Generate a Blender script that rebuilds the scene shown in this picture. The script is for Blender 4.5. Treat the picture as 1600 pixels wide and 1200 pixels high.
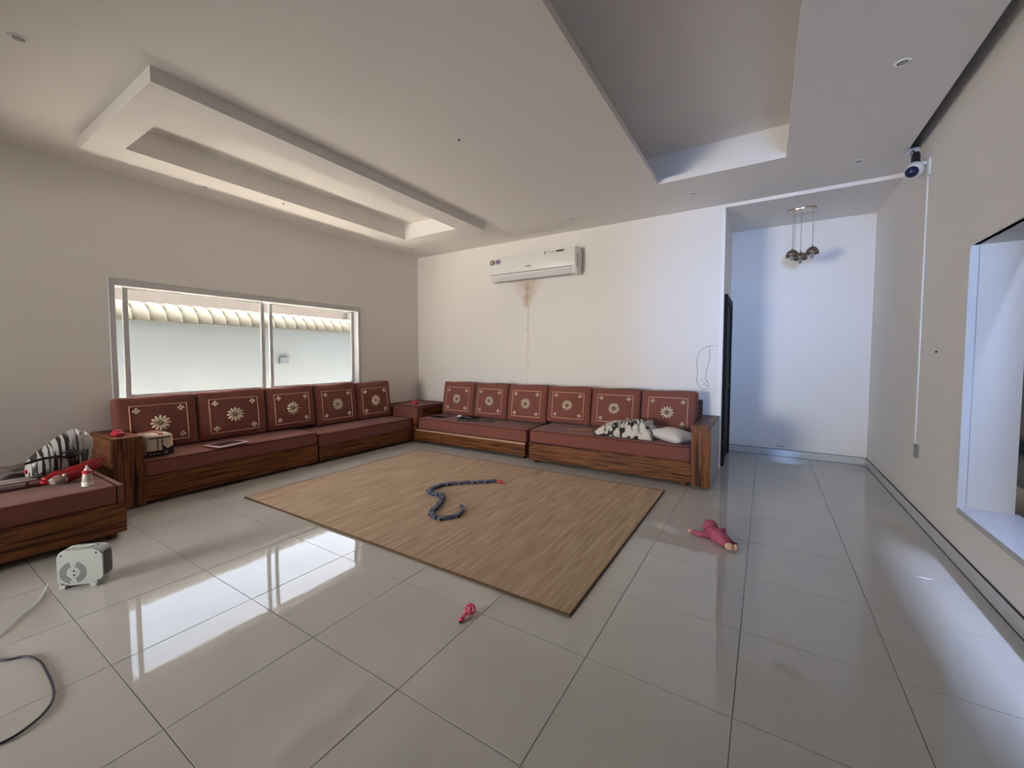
import bpy, bmesh, math, random
from mathutils import Vector, Matrix, noise as mnoise

for o in list(bpy.data.objects):
    bpy.data.objects.remove(o)
scene = bpy.context.scene
COL = scene.collection
random.seed(7)
PI = math.pi

# ------------------------------------------------------------------ camera
FPX, U0, V0 = 639.47, 791.63, 587.71          # focal length and principal point, in 1600x1200 pixels
YAW, PITCH, ROLL = math.radians(-32.334), math.radians(-2.735), math.radians(0.038)
cd = bpy.data.cameras.new('camera')
cd.sensor_fit = 'HORIZONTAL'
cd.sensor_width = 36.0
cd.lens = FPX / 1600.0 * 36.0
cd.shift_x = (800.0 - U0) / 1600.0
cd.shift_y = (V0 - 600.0) / 1600.0
cd.clip_start = 0.05
cd.clip_end = 200
cam = bpy.data.objects.new('camera', cd)
COL.objects.link(cam)
fw = Vector((math.sin(YAW) * math.cos(PITCH), math.cos(YAW) * math.cos(PITCH), math.sin(PITCH)))
rt = Vector((math.cos(YAW), -math.sin(YAW), 0))
up = rt.cross(fw)
r2 = rt * math.cos(ROLL) + up * math.sin(ROLL)
u2 = -rt * math.sin(ROLL) + up * math.cos(ROLL)
M = Matrix((r2, u2, -fw)).transposed().to_4x4()
M.translation = Vector((3.0745, 0.0438, 1.4008))
cam.matrix_world = M
scene.camera = cam

# ------------------------------------------------------------------ world, sun, lamps, exposure
vs = scene.view_settings
vs.view_transform = 'Standard'
vs.look = 'None'
vs.gamma = 1.0
vs.use_curve_mapping = False
vs.exposure = 0.0
scene.cycles.max_bounces = 14
scene.cycles.diffuse_bounces = 10
scene.cycles.glossy_bounces = 6
scene.cycles.transmission_bounces = 8
scene.cycles.sample_clamp_indirect = 12.0
scene.cycles.use_denoising = True

SKY = 1.25
SUN = 84.0
w = bpy.data.worlds.new('sky')
scene.world = w
w.use_nodes = True
nt = w.node_tree
bg = nt.nodes['Background']
sk = nt.nodes.new('ShaderNodeTexSky')
sk.sky_type = 'NISHITA'
sk.sun_disc = False
sk.sun_elevation = math.radians(62)
sk.sun_rotation = math.radians(-20)
sk.dust_density = 3.0
sk.air_density = 1.0
haze = nt.nodes.new('ShaderNodeMix')
haze.data_type = 'RGBA'
haze.blend_type = 'MULTIPLY'
haze.inputs[0].default_value = 1.0
haze.inputs[7].default_value = (1.0, 0.90, 0.76, 1)      # dusty desert air
nt.links.new(sk.outputs[0], haze.inputs[6])
nt.links.new(haze.outputs[2], bg.inputs[0])
bg.inputs[1].default_value = SKY

sd = bpy.data.lights.new('sun', 'SUN')
sd.energy = SUN
sd.angle = math.radians(0.6)
sd.color = (1.0, 0.95, 0.87)
sun = bpy.data.objects.new('sun', sd)
COL.objects.link(sun)
sdir = Vector((0.05, 0.30, 0.95)).normalized()
sun.rotation_euler = sdir.to_track_quat('Z', 'Y').to_euler()
sun.location = (-6, 6, 12)

def area(name, loc, aim, sx, sy, energy, color, portal=False, spread=180):
    l = bpy.data.lights.new(name, 'AREA')
    l.shape = 'RECTANGLE'
    l.size, l.size_y = sx, sy
    l.energy = energy
    l.color = color
    l.spread = math.radians(spread)
    o = bpy.data.objects.new(name, l)
    COL.objects.link(o)
    o.location = loc
    o.rotation_euler = (-Vector(aim)).to_track_quat('Z', 'Y').to_euler()
    if portal:
        l.cycles.is_portal = True
    return o

# daylight portals in the two windows (they add no light, they only guide the sky's)
area('portal_left', (-2.66, 2.9, 1.53), (1, 0, 0), 3.0, 1.25, 1, (1, 1, 1), True)
# daylight of the two windows in the rear wall, behind the camera: a wide one on the left, a narrow shaded one on the right
area('rear_window_daylight', (-1.3, -4.40, 1.3), (0.24, 1, -0.01), 1.8, 1.5, 62, (1.0, 0.96, 0.91), spread=66)
area('narrow_window_daylight', (3.80, -4.40, 1.75), (-0.06, 1, 0.02), 0.34, 1.4, 15, (0.31, 0.52, 1.0), spread=27)
# skylight of the dark room next door, seen through the opening in the right wall
sl = area('skylight_next_room', (4.76, 2.75, 3.28), (-0.24, 0, -1), 0.12, 2.2, 16, (0.52, 0.64, 1.0), spread=60)
zl = Vector((0.24, 0, 1)).normalized()
sl.rotation_euler = Matrix((Vector((0, 1, 0)).cross(zl), Vector((0, 1, 0)), zl)).transposed().to_euler()

# ------------------------------------------------------------------ helpers
def tag(o, label=None, cat=None, group=None, kind=None):
    if label: o['label'] = label
    if cat: o['category'] = cat
    if group: o['group'] = group
    if kind: o['kind'] = kind
    return o

def thing(name, label, cat, loc=(0, 0, 0), group=None):
    o = bpy.data.objects.new(name, None)
    o.empty_display_size = 0.1
    COL.objects.link(o)
    o.location = loc
    return tag(o, label, cat, group)

def root_off(p):
    v = Vector((0, 0, 0))
    while p is not None:
        v += Vector(p.location)
        p = p.parent
    return v

def obj(name, bm, mat, parent=None, smooth=False, angle=None, world=True, base=False):
    """one mesh object; verts given in world coordinates (world) are moved into the parent's space"""
    off = root_off(parent) if (parent and world) else Vector((0, 0, 0))
    if base and parent is None:
        xs = [v.co for v in bm.verts]
        off = Vector(((min(c.x for c in xs) + max(c.x for c in xs)) / 2,
                      (min(c.y for c in xs) + max(c.y for c in xs)) / 2, min(c.z for c in xs)))
    if off.length > 0:
        bmesh.ops.translate(bm, verts=bm.verts, vec=-off)
    bmesh.ops.recalc_face_normals(bm, faces=bm.faces)
    me = bpy.data.meshes.new(name)
    bm.to_mesh(me)
    bm.free()
    if smooth:
        for p in me.polygons:
            p.use_smooth = True
        if angle:
            try:
                me.set_sharp_from_angle(angle=math.radians(angle))
            except Exception:
                pass
    for m in (mat if isinstance(mat, (list, tuple)) else [mat]):
        me.materials.append(m)
    o = bpy.data.objects.new(name, me)
    COL.objects.link(o)
    if parent:
        o.parent = parent
    if base and parent is None:
        o.location = off
    return o

def struct(name, bm, mat, parent=None, **k):
    o = obj(name, bm, mat, parent, **k)
    if parent is None:
        o['kind'] = 'structure'
    return o

def bx(bm, x0, x1, y0, y1, z0, z1):
    vs_ = [bm.verts.new(p) for p in ((x0, y0, z0), (x1, y0, z0), (x1, y1, z0), (x0, y1, z0),
                                     (x0, y0, z1), (x1, y0, z1), (x1, y1, z1), (x0, y1, z1))]
    for f in ((0, 3, 2, 1), (4, 5, 6, 7), (0, 1, 5, 4), (1, 2, 6, 5), (2, 3, 7, 6), (3, 0, 4, 7)):
        bm.faces.new([vs_[i] for i in f])
    return bm

def box(x0, x1, y0, y1, z0, z1, bevel=0.0, seg=2):
    bm = bmesh.new()
    bx(bm, x0, x1, y0, y1, z0, z1)
    if bevel:
        bmesh.ops.bevel(bm, geom=list(bm.edges), offset=bevel, segments=seg, affect='EDGES', profile=0.5)
    return bm

def rbox(x0, x1, y0, y1, z0, z1, r, bulge=(0, 0, 0), n=6, warp=None):
    """rounded box, its faces pushed out by bulge along x, y, z"""
    c = Vector(((x0 + x1) / 2, (y0 + y1) / 2, (z0 + z1) / 2))
    a = Vector(((x1 - x0) / 2, (y1 - y0) / 2, (z1 - z0) / 2))
    def ticks(h):
        rr = min(r, h * 0.98)
        t = [-h, -h + rr * 0.3, -h + rr * 0.65, -h + rr]
        m = [-(h - rr) + 2 * (h - rr) * i / n for i in range(1, n)] if h > rr * 1.001 else []
        return t + m + [-q for q in reversed(t)]
    T = [ticks(a[i]) for i in range(3)]
    bm = bmesh.new()
    for ax in range(3):
        i, j = (ax + 1) % 3, (ax + 2) % 3
        for s in (-1, 1):
            g = []
            for p in T[i]:
                row = []
                for q in T[j]:
                    v = [0, 0, 0]
                    v[ax], v[i], v[j] = s * a[ax], p, q
                    row.append(bm.verts.new(v))
                g.append(row)
            for p in range(len(g) - 1):
                for q in range(len(g[0]) - 1):
                    bm.faces.new((g[p][q], g[p + 1][q], g[p + 1][q + 1], g[p][q + 1]))
    bmesh.ops.remove_doubles(bm, verts=bm.verts, dist=1e-6)
    for v in bm.verts:
        p = v.co.copy()
        q = Vector([max(-(a[k] - min(r, a[k] * .98)), min(a[k] - min(r, a[k] * .98), p[k])) for k in range(3)])
        d = p - q
        if d.length > 1e-9:
            nrm = d.normalized()
            p = q + nrm * min(r, min(a) * .98) if False else q + Vector([nrm[k] * min(r, a[k] * .98) for k in range(3)])
        t = [max(0.0, 1 - (p[k] / a[k]) ** 2) for k in range(3)]
        e = Vector((0, 0, 0))
        for k in range(3):
            if bulge[k]:
                i, j = (k + 1) % 3, (k + 2) % 3
                e[k] = bulge[k] * (p[k] / a[k]) * t[i] ** 0.6 * t[j] ** 0.6
        p = p + e
        if warp:
            p = warp(p, a)
        v.co = p + c
    return bm

def tube(pts, r, seg=8, caps=True, bm=None):
    bm = bm or bmesh.new()
    pts = [Vector(p) for p in pts]
    rs = r if isinstance(r, (list, tuple)) else [r] * len(pts)
    rings = []
    prev = None
    for i, p in enumerate(pts):
        d = (pts[min(i + 1, len(pts) - 1)] - pts[max(i - 1, 0)])
        if d.length < 1e-9:
            d = Vector((0, 0, 1))
        d.normalize()
        if prev is None:
            n1 = d.orthogonal().normalized()
        else:
            n1 = (prev - d * prev.dot(d))
            n1 = n1.normalized() if n1.length > 1e-6 else d.orthogonal().normalized()
        prev = n1
        b = d.cross(n1)
        rings.append([bm.verts.new(p + (n1 * math.cos(2 * PI * k / seg) + b * math.sin(2 * PI * k / seg)) * rs[i]) for k in range(seg)])
    for i in range(len(rings) - 1):
        for k in range(seg):
            bm.faces.new((rings[i][k], rings[i][(k + 1) % seg], rings[i + 1][(k + 1) % seg], rings[i + 1][k]))
    if caps:
        bm.faces.new(list(reversed(rings[0])))
        bm.faces.new(rings[-1])
    return bm

def lathe(profile, seg=24, origin=(0, 0, 0), axis='z', bm=None, sx=1.0, sy=1.0):
    bm = bm or bmesh.new()
    O = Vector(origin)
    rings = []
    for r, h in profile:
        ring = []
        for k in range(seg):
            a = 2 * PI * k / seg
            p = Vector((r * math.cos(a) * sx, r * math.sin(a) * sy, h))
            if axis == 'y': p = Vector((p.x, p.z, p.y))
            if axis == 'x': p = Vector((p.z, p.x, p.y))
            ring.append(bm.verts.new(O + p))
        rings.append(ring)
    for i in range(len(rings) - 1):
        for k in range(seg):
            bm.faces.new((rings[i][k], rings[i][(k + 1) % seg], rings[i + 1][(k + 1) % seg], rings[i + 1][k]))
    for ring in (rings[0], rings[-1]):
        try:
            bm.faces.new(ring)
        except ValueError:
            pass
    bmesh.ops.remove_doubles(bm, verts=bm.verts, dist=1e-6)
    return bm

def spline(pts, n=8):
    """Catmull-Rom through pts"""
    P = [Vector(p) for p in pts]
    out = []
    for i in range(len(P) - 1):
        p0, p1, p2, p3 = P[max(i - 1, 0)], P[i], P[i + 1], P[min(i + 2, len(P) - 1)]
        for k in range(n):
            t = k / n
            out.append(0.5 * ((2 * p1) + (p2 - p0) * t + (2 * p0 - 5 * p1 + 4 * p2 - p3) * t * t + (3 * p1 - p0 - 3 * p2 + p3) * t ** 3))
    out.append(P[-1])
    return out

def ring_prism(bm, outer, inner, z0, z1):
    """rectangular frame: outer/inner = (x0,x1,y0,y1)"""
    X0, X1, Y0, Y1 = outer
    x0, x1, y0, y1 = inner
    def lvl(z):
        return ([bm.verts.new(p) for p in ((X0, Y0, z), (X1, Y0, z), (X1, Y1, z), (X0, Y1, z))],
                [bm.verts.new(p) for p in ((x0, y0, z), (x1, y0, z), (x1, y1, z), (x0, y1, z))])
    a, b = lvl(z0), lvl(z1)
    for k in range(4):
        m = (k + 1) % 4
        bm.faces.new((a[0][k], a[0][m], a[1][m], a[1][k]))
        bm.faces.new((b[0][k], b[1][k], b[1][m], b[0][m]))
        bm.faces.new((a[0][k], b[0][k], b[0][m], a[0][m]))
        bm.faces.new((a[1][k], a[1][m], b[1][m], b[1][k]))
    return bm

# ------------------------------------------------------------------ materials
def mat(name, color, rough=0.6, metal=0.0, spec=0.5, noise=None, bump=None, coat=0.0, trans=0.0, ior=1.5, sheen=0.0):
    """noise = (scale, amount): soft colour variation; bump = (scale, strength, distance)"""
    m = bpy.data.materials.new(name)
    m.use_nodes = True
    n = m.node_tree
    b = n.nodes['Principled BSDF']
    b.inputs['Base Color'].default_value = (*color, 1)
    b.inputs['Roughness'].default_value = rough
    b.inputs['Metallic'].default_value = metal
    b.inputs['Specular IOR Level'].default_value = spec
    b.inputs['Coat Weight'].default_value = coat
    b.inputs['Transmission Weight'].default_value = trans
    b.inputs['IOR'].default_value = ior
    if sheen:
        b.inputs['Sheen Weight'].default_value = sheen
        b.inputs['Sheen Roughness'].default_value = 0.5
    tc = n.nodes.new('ShaderNodeTexCoord')
    if noise:
        t = n.nodes.new('ShaderNodeTexNoise')
        t.inputs['Scale'].default_value = noise[0]
        t.inputs['Detail'].default_value = 5
        n.links.new(tc.outputs['Object'], t.inputs['Vector'])
        mx = n.nodes.new('ShaderNodeMix')
        mx.data_type = 'RGBA'
        a = noise[1]
        mx.inputs[6].default_value = tuple(c * (1 - a) for c in color) + (1,)
        mx.inputs[7].default_value = tuple(min(1, c * (1 + a)) for c in color) + (1,)
        n.links.new(t.outputs['Fac'], mx.inputs[0])
        n.links.new(mx.outputs[2], b.inputs['Base Color'])
    if bump:
        t2 = n.nodes.new('ShaderNodeTexNoise')
        t2.inputs['Scale'].default_value = bump[0]
        t2.inputs['Detail'].default_value = 3
        n.links.new(tc.outputs['Object'], t2.inputs['Vector'])
        bp = n.nodes.new('ShaderNodeBump')
        bp.inputs['Strength'].default_value = bump[1]
        bp.inputs['Distance'].default_value = bump[2]
        n.links.new(t2.outputs['Fac'], bp.inputs['Height'])
        n.links.new(bp.outputs['Normal'], b.inputs['Normal'])
    return m

def ramp_mat(name, stops, scale, rough, detail=4, distortion=0.0, nscale=1.0, bump=0.0, coat=0.0, spec=0.5):
    """stretched noise through a colour ramp: grain, streaks, fabric"""
    m = bpy.data.materials.new(name)
    m.use_nodes = True
    n = m.node_tree
    b = n.nodes['Principled BSDF']
    b.inputs['Roughness'].default_value = rough
    b.inputs['Coat Weight'].default_value = coat
    b.inputs['Specular IOR Level'].default_value = spec
    tc = n.nodes.new('ShaderNodeTexCoord')
    mp = n.nodes.new('ShaderNodeMapping')
    mp.inputs['Scale'].default_value = scale
    t = n.nodes.new('ShaderNodeTexNoise')
    t.inputs['Scale'].default_value = nscale
    t.inputs['Detail'].default_value = detail
    t.inputs['Distortion'].default_value = distortion
    r = n.nodes.new('ShaderNodeValToRGB')
    els = r.color_ramp.elements
    while len(els) < len(stops):
        els.new(0.5)
    for e, (p, c) in zip(els, stops):
        e.position = p
        e.color = (*c, 1)
    n.links.new(tc.outputs['Object'], mp.inputs['Vector'])
    n.links.new(mp.outputs['Vector'], t.inputs['Vector'])
    n.links.new(t.outputs['Fac'], r.inputs['Fac'])
    n.links.new(r.outputs['Color'], b.inputs['Base Color'])
    if bump:
        bp = n.nodes.new('ShaderNodeBump')
        bp.inputs['Strength'].default_value = bump
        bp.inputs['Distance'].default_value = 0.002
        n.links.new(t.outputs['Fac'], bp.inputs['Height'])
        n.links.new(bp.outputs['Normal'], b.inputs['Normal'])
    return m

WALLC = (0.77, 0.745, 0.715)
m_wall = mat('wall_paint', WALLC, 0.75, spec=0.2, noise=(1.1, 0.03), bump=(140, 0.12, 0.002))
m_ceil = mat('ceiling_paint', (0.76, 0.735, 0.71), 0.85, spec=0.1)
m_grout = mat('grout', (0.14, 0.135, 0.125), 0.9)
m_tile = mat('floor_tile', (0.54, 0.53, 0.495), 0.035, spec=0.5, noise=(3.0, 0.05), bump=(2.6, 0.035, 0.01), ior=1.5)
m_skirt = mat('skirting_tile', (0.55, 0.55, 0.54), 0.12, spec=0.7, noise=(5, 0.06))
m_dark = mat('shadow_gap', (0.05, 0.05, 0.05), 0.9)
m_alu = mat('white_aluminium', (0.52, 0.52, 0.53), 0.4, spec=0.4)
m_glass = mat('window_glass', (1, 1, 1), 0.0, trans=1.0, ior=1.02, spec=0.3)
m_fab = mat('mauve_fabric', (0.20, 0.072, 0.056), 0.9, spec=0.15, noise=(60, 0.14), bump=(600, 0.25, 0.001), sheen=0.12)
m_fab_d = mat('mauve_piping', (0.07, 0.022, 0.018), 0.9, spec=0.1)
m_emb = mat('cream_embroidery', (0.74, 0.62, 0.47), 0.8, spec=0.2)
m_emb2 = mat('pale_border_thread', (0.70, 0.40, 0.30), 0.8, spec=0.2)
m_embc = mat('flower_centre_thread', (0.30, 0.24, 0.17), 0.8, spec=0.2)
WS = [(0.33, (0.018, 0.005, 0.002)), (0.45, (0.105, 0.032, 0.009)), (0.56, (0.22, 0.080, 0.024)), (0.68, (0.060, 0.017, 0.005))]
m_wood_x = ramp_mat('striped_wood_along_x', WS, (1.3, 9, 30), 0.4, 5, 1.3, spec=0.22)
m_wood_y = ramp_mat('striped_wood_along_y', WS, (9, 1.3, 30), 0.4, 5, 1.3, spec=0.22)
m_wood_z = ramp_mat('striped_wood_upright', WS, (26, 26, 1.3), 0.4, 5, 1.1, spec=0.22)
m_lam = mat('grey_laminate', (0.40, 0.38, 0.37), 0.35, spec=0.4, noise=(4, .08))
m_darkwood = mat('dark_brown_door', (0.020, 0.012, 0.010), 0.6, spec=0.15)
m_rug = ramp_mat('tan_woven_rug', [(0.26, (0.36, 0.255, 0.17)), (0.46, (0.46, 0.335, 0.225)), (0.60, (0.52, 0.385, 0.265)), (0.78, (0.64, 0.50, 0.365))],
                 (34, 2.2, 1), 0.95, 12, 0.35, bump=0.6, spec=0.1)
m_rug_e = mat('rug_edge', (0.13, 0.085, 0.05), 0.95, spec=0.1)
m_white = mat('white_plastic', (0.78, 0.77, 0.74), 0.35, spec=0.5)
m_wplast = mat('cool_white_plastic', (0.72, 0.74, 0.74), 0.4, spec=0.5)
m_black = mat('black_plastic', (0.012, 0.012, 0.014), 0.35, spec=0.5)
m_grey = mat('grey_plastic', (0.22, 0.22, 0.21), 0.5)
m_red = mat('red_plastic', (0.55, 0.03, 0.05), 0.35)
m_pink = mat('pink_plush', (0.44, 0.11, 0.17), 0.95, spec=0.1, noise=(120, .2), bump=(300, .5, .002))
m_pinkp = mat('pink_plastic', (0.75, 0.07, 0.16), 0.25, coat=0.3)
m_skin = mat('peach_plush', (0.72, 0.47, 0.33), 0.9, spec=0.1)
m_chrome = mat('champagne_metal', (0.55, 0.47, 0.38), 0.22, metal=1.0)
m_bronze = mat('smoked_bronze_glass', (0.22, 0.17, 0.12), 0.12, metal=0.7)
m_cryst = mat('clear_crystal', (0.9, 0.9, 0.9), 0.05, trans=0.8, ior=1.5)

# wall paint with the air conditioner's rust run below it
def stain_wall():
    m = mat('wall_paint_stained', WALLC, 0.75, spec=0.2, bump=(140, 0.12, 0.002))
    n = m.node_tree
    b = n.nodes['Principled BSDF']
    tc = n.nodes.new('ShaderNodeTexCoord')
    sp = n.nodes.new('ShaderNodeSeparateXYZ')
    n.links.new(tc.outputs['Object'], sp.inputs[0])
    nz = n.nodes.new('ShaderNodeTexNoise')
    nz.inputs['Scale'].default_value = 9
    nz.inputs['Detail'].default_value = 4
    n.links.new(tc.outputs['Object'], nz.inputs['Vector'])
    def M_(op, a, b_=None, c_=None):
        q = n.nodes.new('ShaderNodeMath')
        q.operation = op
        for i, v in enumerate((a, b_, c_)):
            if v is None: continue
            if isinstance(v, (int, float)): q.inputs[i].default_value = v
            else: n.links.new(v, q.inputs[i])
        return q.outputs[0]
    def MR(v, a, b_, c_, d):
        q = n.nodes.new('ShaderNodeMapRange')
        n.links.new(v, q.inputs[0])
        for i, k in enumerate((a, b_, c_, d)): q.inputs[i + 1].default_value = k
        return q.outputs[0]
    jit = M_('MULTIPLY', M_('SUBTRACT', nz.outputs['Fac'], 0.5), 0.10)
    dx = M_('ABSOLUTE', M_('ADD', M_('SUBTRACT', sp.outputs['X'], -0.135), jit))
    width = MR(sp.outputs['Z'], 2.15, 2.56, 0.030, 0.30)
    core = M_('SUBTRACT', 1.0, M_('DIVIDE', dx, width))
    core = M_('MAXIMUM', core, 0.0)
    fade = MR(sp.outputs['Z'], 0.85, 2.3, 0.12, 1.0)
    top = MR(sp.outputs['Z'], 2.60, 2.64, 1.0, 0.0)
    amt = M_('MULTIPLY', M_('MULTIPLY', core, fade), top)
    amt = M_('MULTIPLY', amt, MR(nz.outputs['Fac'], 0.3, 0.65, 0.35, 1.0))
    amt = M_('MULTIPLY', amt, 0.85)
    mx = n.nodes.new('ShaderNodeMix')
    mx.data_type = 'RGBA'
    mx.inputs[6].default_value = (*WALLC, 1)
    mx.inputs[7].default_value = (0.42, 0.29, 0.16, 1)
    n.links.new(amt, mx.inputs[0])
    n.links.new(mx.outputs[2], b.inputs['Base Color'])
    return m
m_wall_st = stain_wall()

# ------------------------------------------------------------------ the room
XL, XR, YF, YN, XC = -2.51, 4.20, 5.73, 6.93, 2.615
YB = -4.25                                     # rear wall, behind the camera
H, HN, T = 3.245, 3.205, 0.25
WY0, WY1, WZ0, WZ1 = 1.40, 4.42, 0.90, 2.19   # window hole in the left wall
OY0, OY1, OZ0, OZ1 = 0.9, 3.97, 0.38, 2.13    # opening in the right wall

bm = bmesh.new()
bx(bm, XL - T, XL, YB - T, WY0, 0, 3.78); bx(bm, XL - T, XL, WY1, YF + T, 0, 3.78)
bx(bm, XL - T, XL, WY0, WY1, 0, WZ0); bx(bm, XL - T, XL, WY0, WY1, WZ1, 3.78)
wall_left = struct('wall_left', bm, m_wall)
wall_back = struct('wall_back', box(XL, XC, YF, YF + T, 0, 3.78), m_wall_st)
bm = bmesh.new()
bx(bm, XR, XR + T, YB - T, OY0, 0, 3.9); bx(bm, XR, XR + T, OY1, YN + T, 0, 3.9)
bx(bm, XR, XR + T, OY0, OY1, 0, OZ0); bx(bm, XR, XR + T, OY0, OY1, OZ1, 3.9)
wall_right = struct('wall_right', bm, m_wall)
wall_niche_back = struct('wall_niche_back', box(XC - T, XR, YN, YN + T, 0, 3.78), m_wall)
wall_niche_left = struct('wall_niche_left', box(XC - 0.2, XC, YF + T, YN, 0, 3.78), m_wall)
# rear wall with the passage opening behind the camera, and the passage with its narrow window
bm = bmesh.new()
RX0, RX1, RZ0, RZ1 = -2.2, -0.4, 0.55, 2.05           # wide window in the rear wall
bx(bm, XL, RX0, YB - T, YB, 0, 3.78); bx(bm, RX1, 3.62, YB - T, YB, 0, 3.78); bx(bm, RX0, RX1, YB - T, YB, 0, RZ0); bx(bm, RX0, RX1, YB - T, YB, RZ1, 3.78)
bx(bm, 3.98, XR, YB - T, YB, 0, 3.78); bx(bm, 3.62, 3.98, YB - T, YB, 0, 1.0); bx(bm, 3.62, 3.98, YB - T, YB, 2.5, 3.78)
m_rear = mat('bounce_damping_dark', (0.30, 0.27, 0.24), 0.8)  # unseen rear walls darkened to cut the light they bounce forward
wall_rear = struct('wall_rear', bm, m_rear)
bm = bmesh.new()
bx(bm, 2.85, 3.10, YB, -1.5, 0, H)
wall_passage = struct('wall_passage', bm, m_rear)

# ceiling: perimeter plate with the coffer hole and the slot along the right wall
CX0, CX1, CY0, CY1 = 2.045, 3.185, 1.10, 4.70
SLX, SLY = 4.10, 5.25
bm = bmesh.new()
zt = H + 0.055
BXo, BXi = (-1.84, -0.27, 1.10, 4.75), (-1.53, -0.55, 1.31, 4.48)      # hanging frame, outer and inner edge
for a in ((XL, BXi[0], YB, YF), (BXi[1], CX0, YB, YF), (BXi[0], BXi[1], YB, BXi[2]), (BXi[0], BXi[1], BXi[3], YF), (CX0, CX1, YB, CY0), (CX0, CX1, CY1, YF), (CX1, SLX, YB, YF), (SLX, XR, SLY, YF)):
    bx(bm, *a, H, zt)
ceiling = struct('ceiling', bm, m_ceil)
bm = bmesh.new()                               # concrete slab above the plates: coffer top, slot top
bx(bm, XL - T, XR + T, YB - T, YN + T, 3.70, 3.80)
ring_prism(bm, (CX0 - .26, CX1 + .26, CY0 - .26, CY1 + .26), (CX0 - .17, CX1 + .17, CY0 - .17, CY1 + .17), zt, 3.70)
bx(bm, CX0 - .2, CX1 + .2, CY0 - .2, CY1 + .2, 3.62, 3.70)
obj('ceiling_coffer', bm, m_ceil, ceiling)
bm = bmesh.new()
bx(bm, XC, XR, YF + 0.05, YN, HN, HN + 0.06); bx(bm, XC, XR, YF, YF + 0.05, HN, H + 0.05)
struct('ceiling_niche', bm, m_ceil)
# unseen blocker added behind the camera, shading the near ceiling from the rear lamp
obj('rear_light_blocker', box(XL, 2.85, -1.15, -0.90, 2.48, H), m_ceil, ceiling)
# hanging frame of the false ceiling on the window side
bm = bmesh.new()
ring_prism(bm, BXo, BXi, 3.145, H)
ring_prism(bm, (BXi[0] - .05, BXi[1] + .05, BXi[2] - .05, BXi[3] + .05), BXi, zt, 3.40)
bx(bm, BXi[0] - .05, BXi[1] + .05, BXi[2] - .05, BXi[3] + .05, 3.36, 3.41)
struct('ceiling_frame', bm, m_ceil, ceiling)

# floor: grout bed with one tile object per tile
TS, GR = 0.6, 0.0024
bm = bmesh.new()
bx(bm, XL - T, XR + T, YB - T, YN + T, -0.08, -0.0035)
floor = struct('floor', bm, m_grout)
tile_cache = {}
def tile_mesh(x0, x1, y0, y1):
    key = (round(x1 - x0, 4), round(y1 - y0, 4))
    if key not in tile_cache:
        a, b = (x1 - x0) / 2, (y1 - y0) / 2
        e = 0.0012
        q = bmesh.new()
        rings = []
        for ox, z in ((0, -0.006), (0, -e), (e, 0)):
            rings.append([q.verts.new(p) for p in ((-a + ox, -b + ox, z), (a - ox, -b + ox, z), (a - ox, b - ox, z), (-a + ox, b - ox, z))])
        for i in range(2):
            for k in range(4):
                q.faces.new((rings[i][k], rings[i][(k + 1) % 4], rings[i + 1][(k + 1) % 4], rings[i + 1][k]))
        q.faces.new(rings[2])
        me = bpy.data.meshes.new('tile')
        q.to_mesh(me)
        q.free()
        me.materials.append(m_tile)
        tile_cache[key] = me
    return tile_cache[key]
def lay(x0, x1, y0, y1):
    i0, i1 = math.floor(x0 / TS + 1e-6), math.ceil(x1 / TS - 1e-6)
    j0, j1 = math.floor(y0 / TS + 1e-6), math.ceil(y1 / TS - 1e-6)
    for i in range(i0, i1):
        for j in range(j0, j1):
            a0, a1 = max(x0, i * TS + GR / 2), min(x1, (i + 1) * TS - GR / 2)
            b0, b1 = max(y0, j * TS + GR / 2), min(y1, (j + 1) * TS - GR / 2)
            if a1 - a0 < 0.01 or b1 - b0 < 0.01:
                continue
            o = bpy.data.objects.new('tile', tile_mesh(a0, a1, b0, b1))
            o.location = ((a0 + a1) / 2, (b0 + b1) / 2, random.uniform(-0.0003, 0.0003))
            o.rotation_euler = (random.gauss(0, 0.0011), random.gauss(0, 0.0011), 0)
            o.parent = floor
            COL.objects.link(o)
lay(XL, XR, YB, YF)
lay(XC, XR, YF, YN)

# skirting
def skirt(name, x0, x1, y0, y1, nx, ny):
    o = struct(name, box(x0, x1, y0, y1, 0.0, 0.098, 0.002, 1), m_skirt)
    obj('shadow_line', box(x0 - abs(nx) * 0, x1, y0, y1, 0.098, 0.102), m_dark, o)
    obj('floor_joint', box(x0 + min(nx, 0) * .004, x1 + max(nx, 0) * .003, y0 + min(ny, 0) * .003, y1 + max(ny, 0) * .003, 0.0, 0.004), m_dark, o)
    return o
skirt('baseboard_right', XR - 0.012, XR, YB, YN, -1, 0)
skirt('baseboard_niche', XC, XR - 0.012, YN - 0.012, YN, 0, -1)

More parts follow.
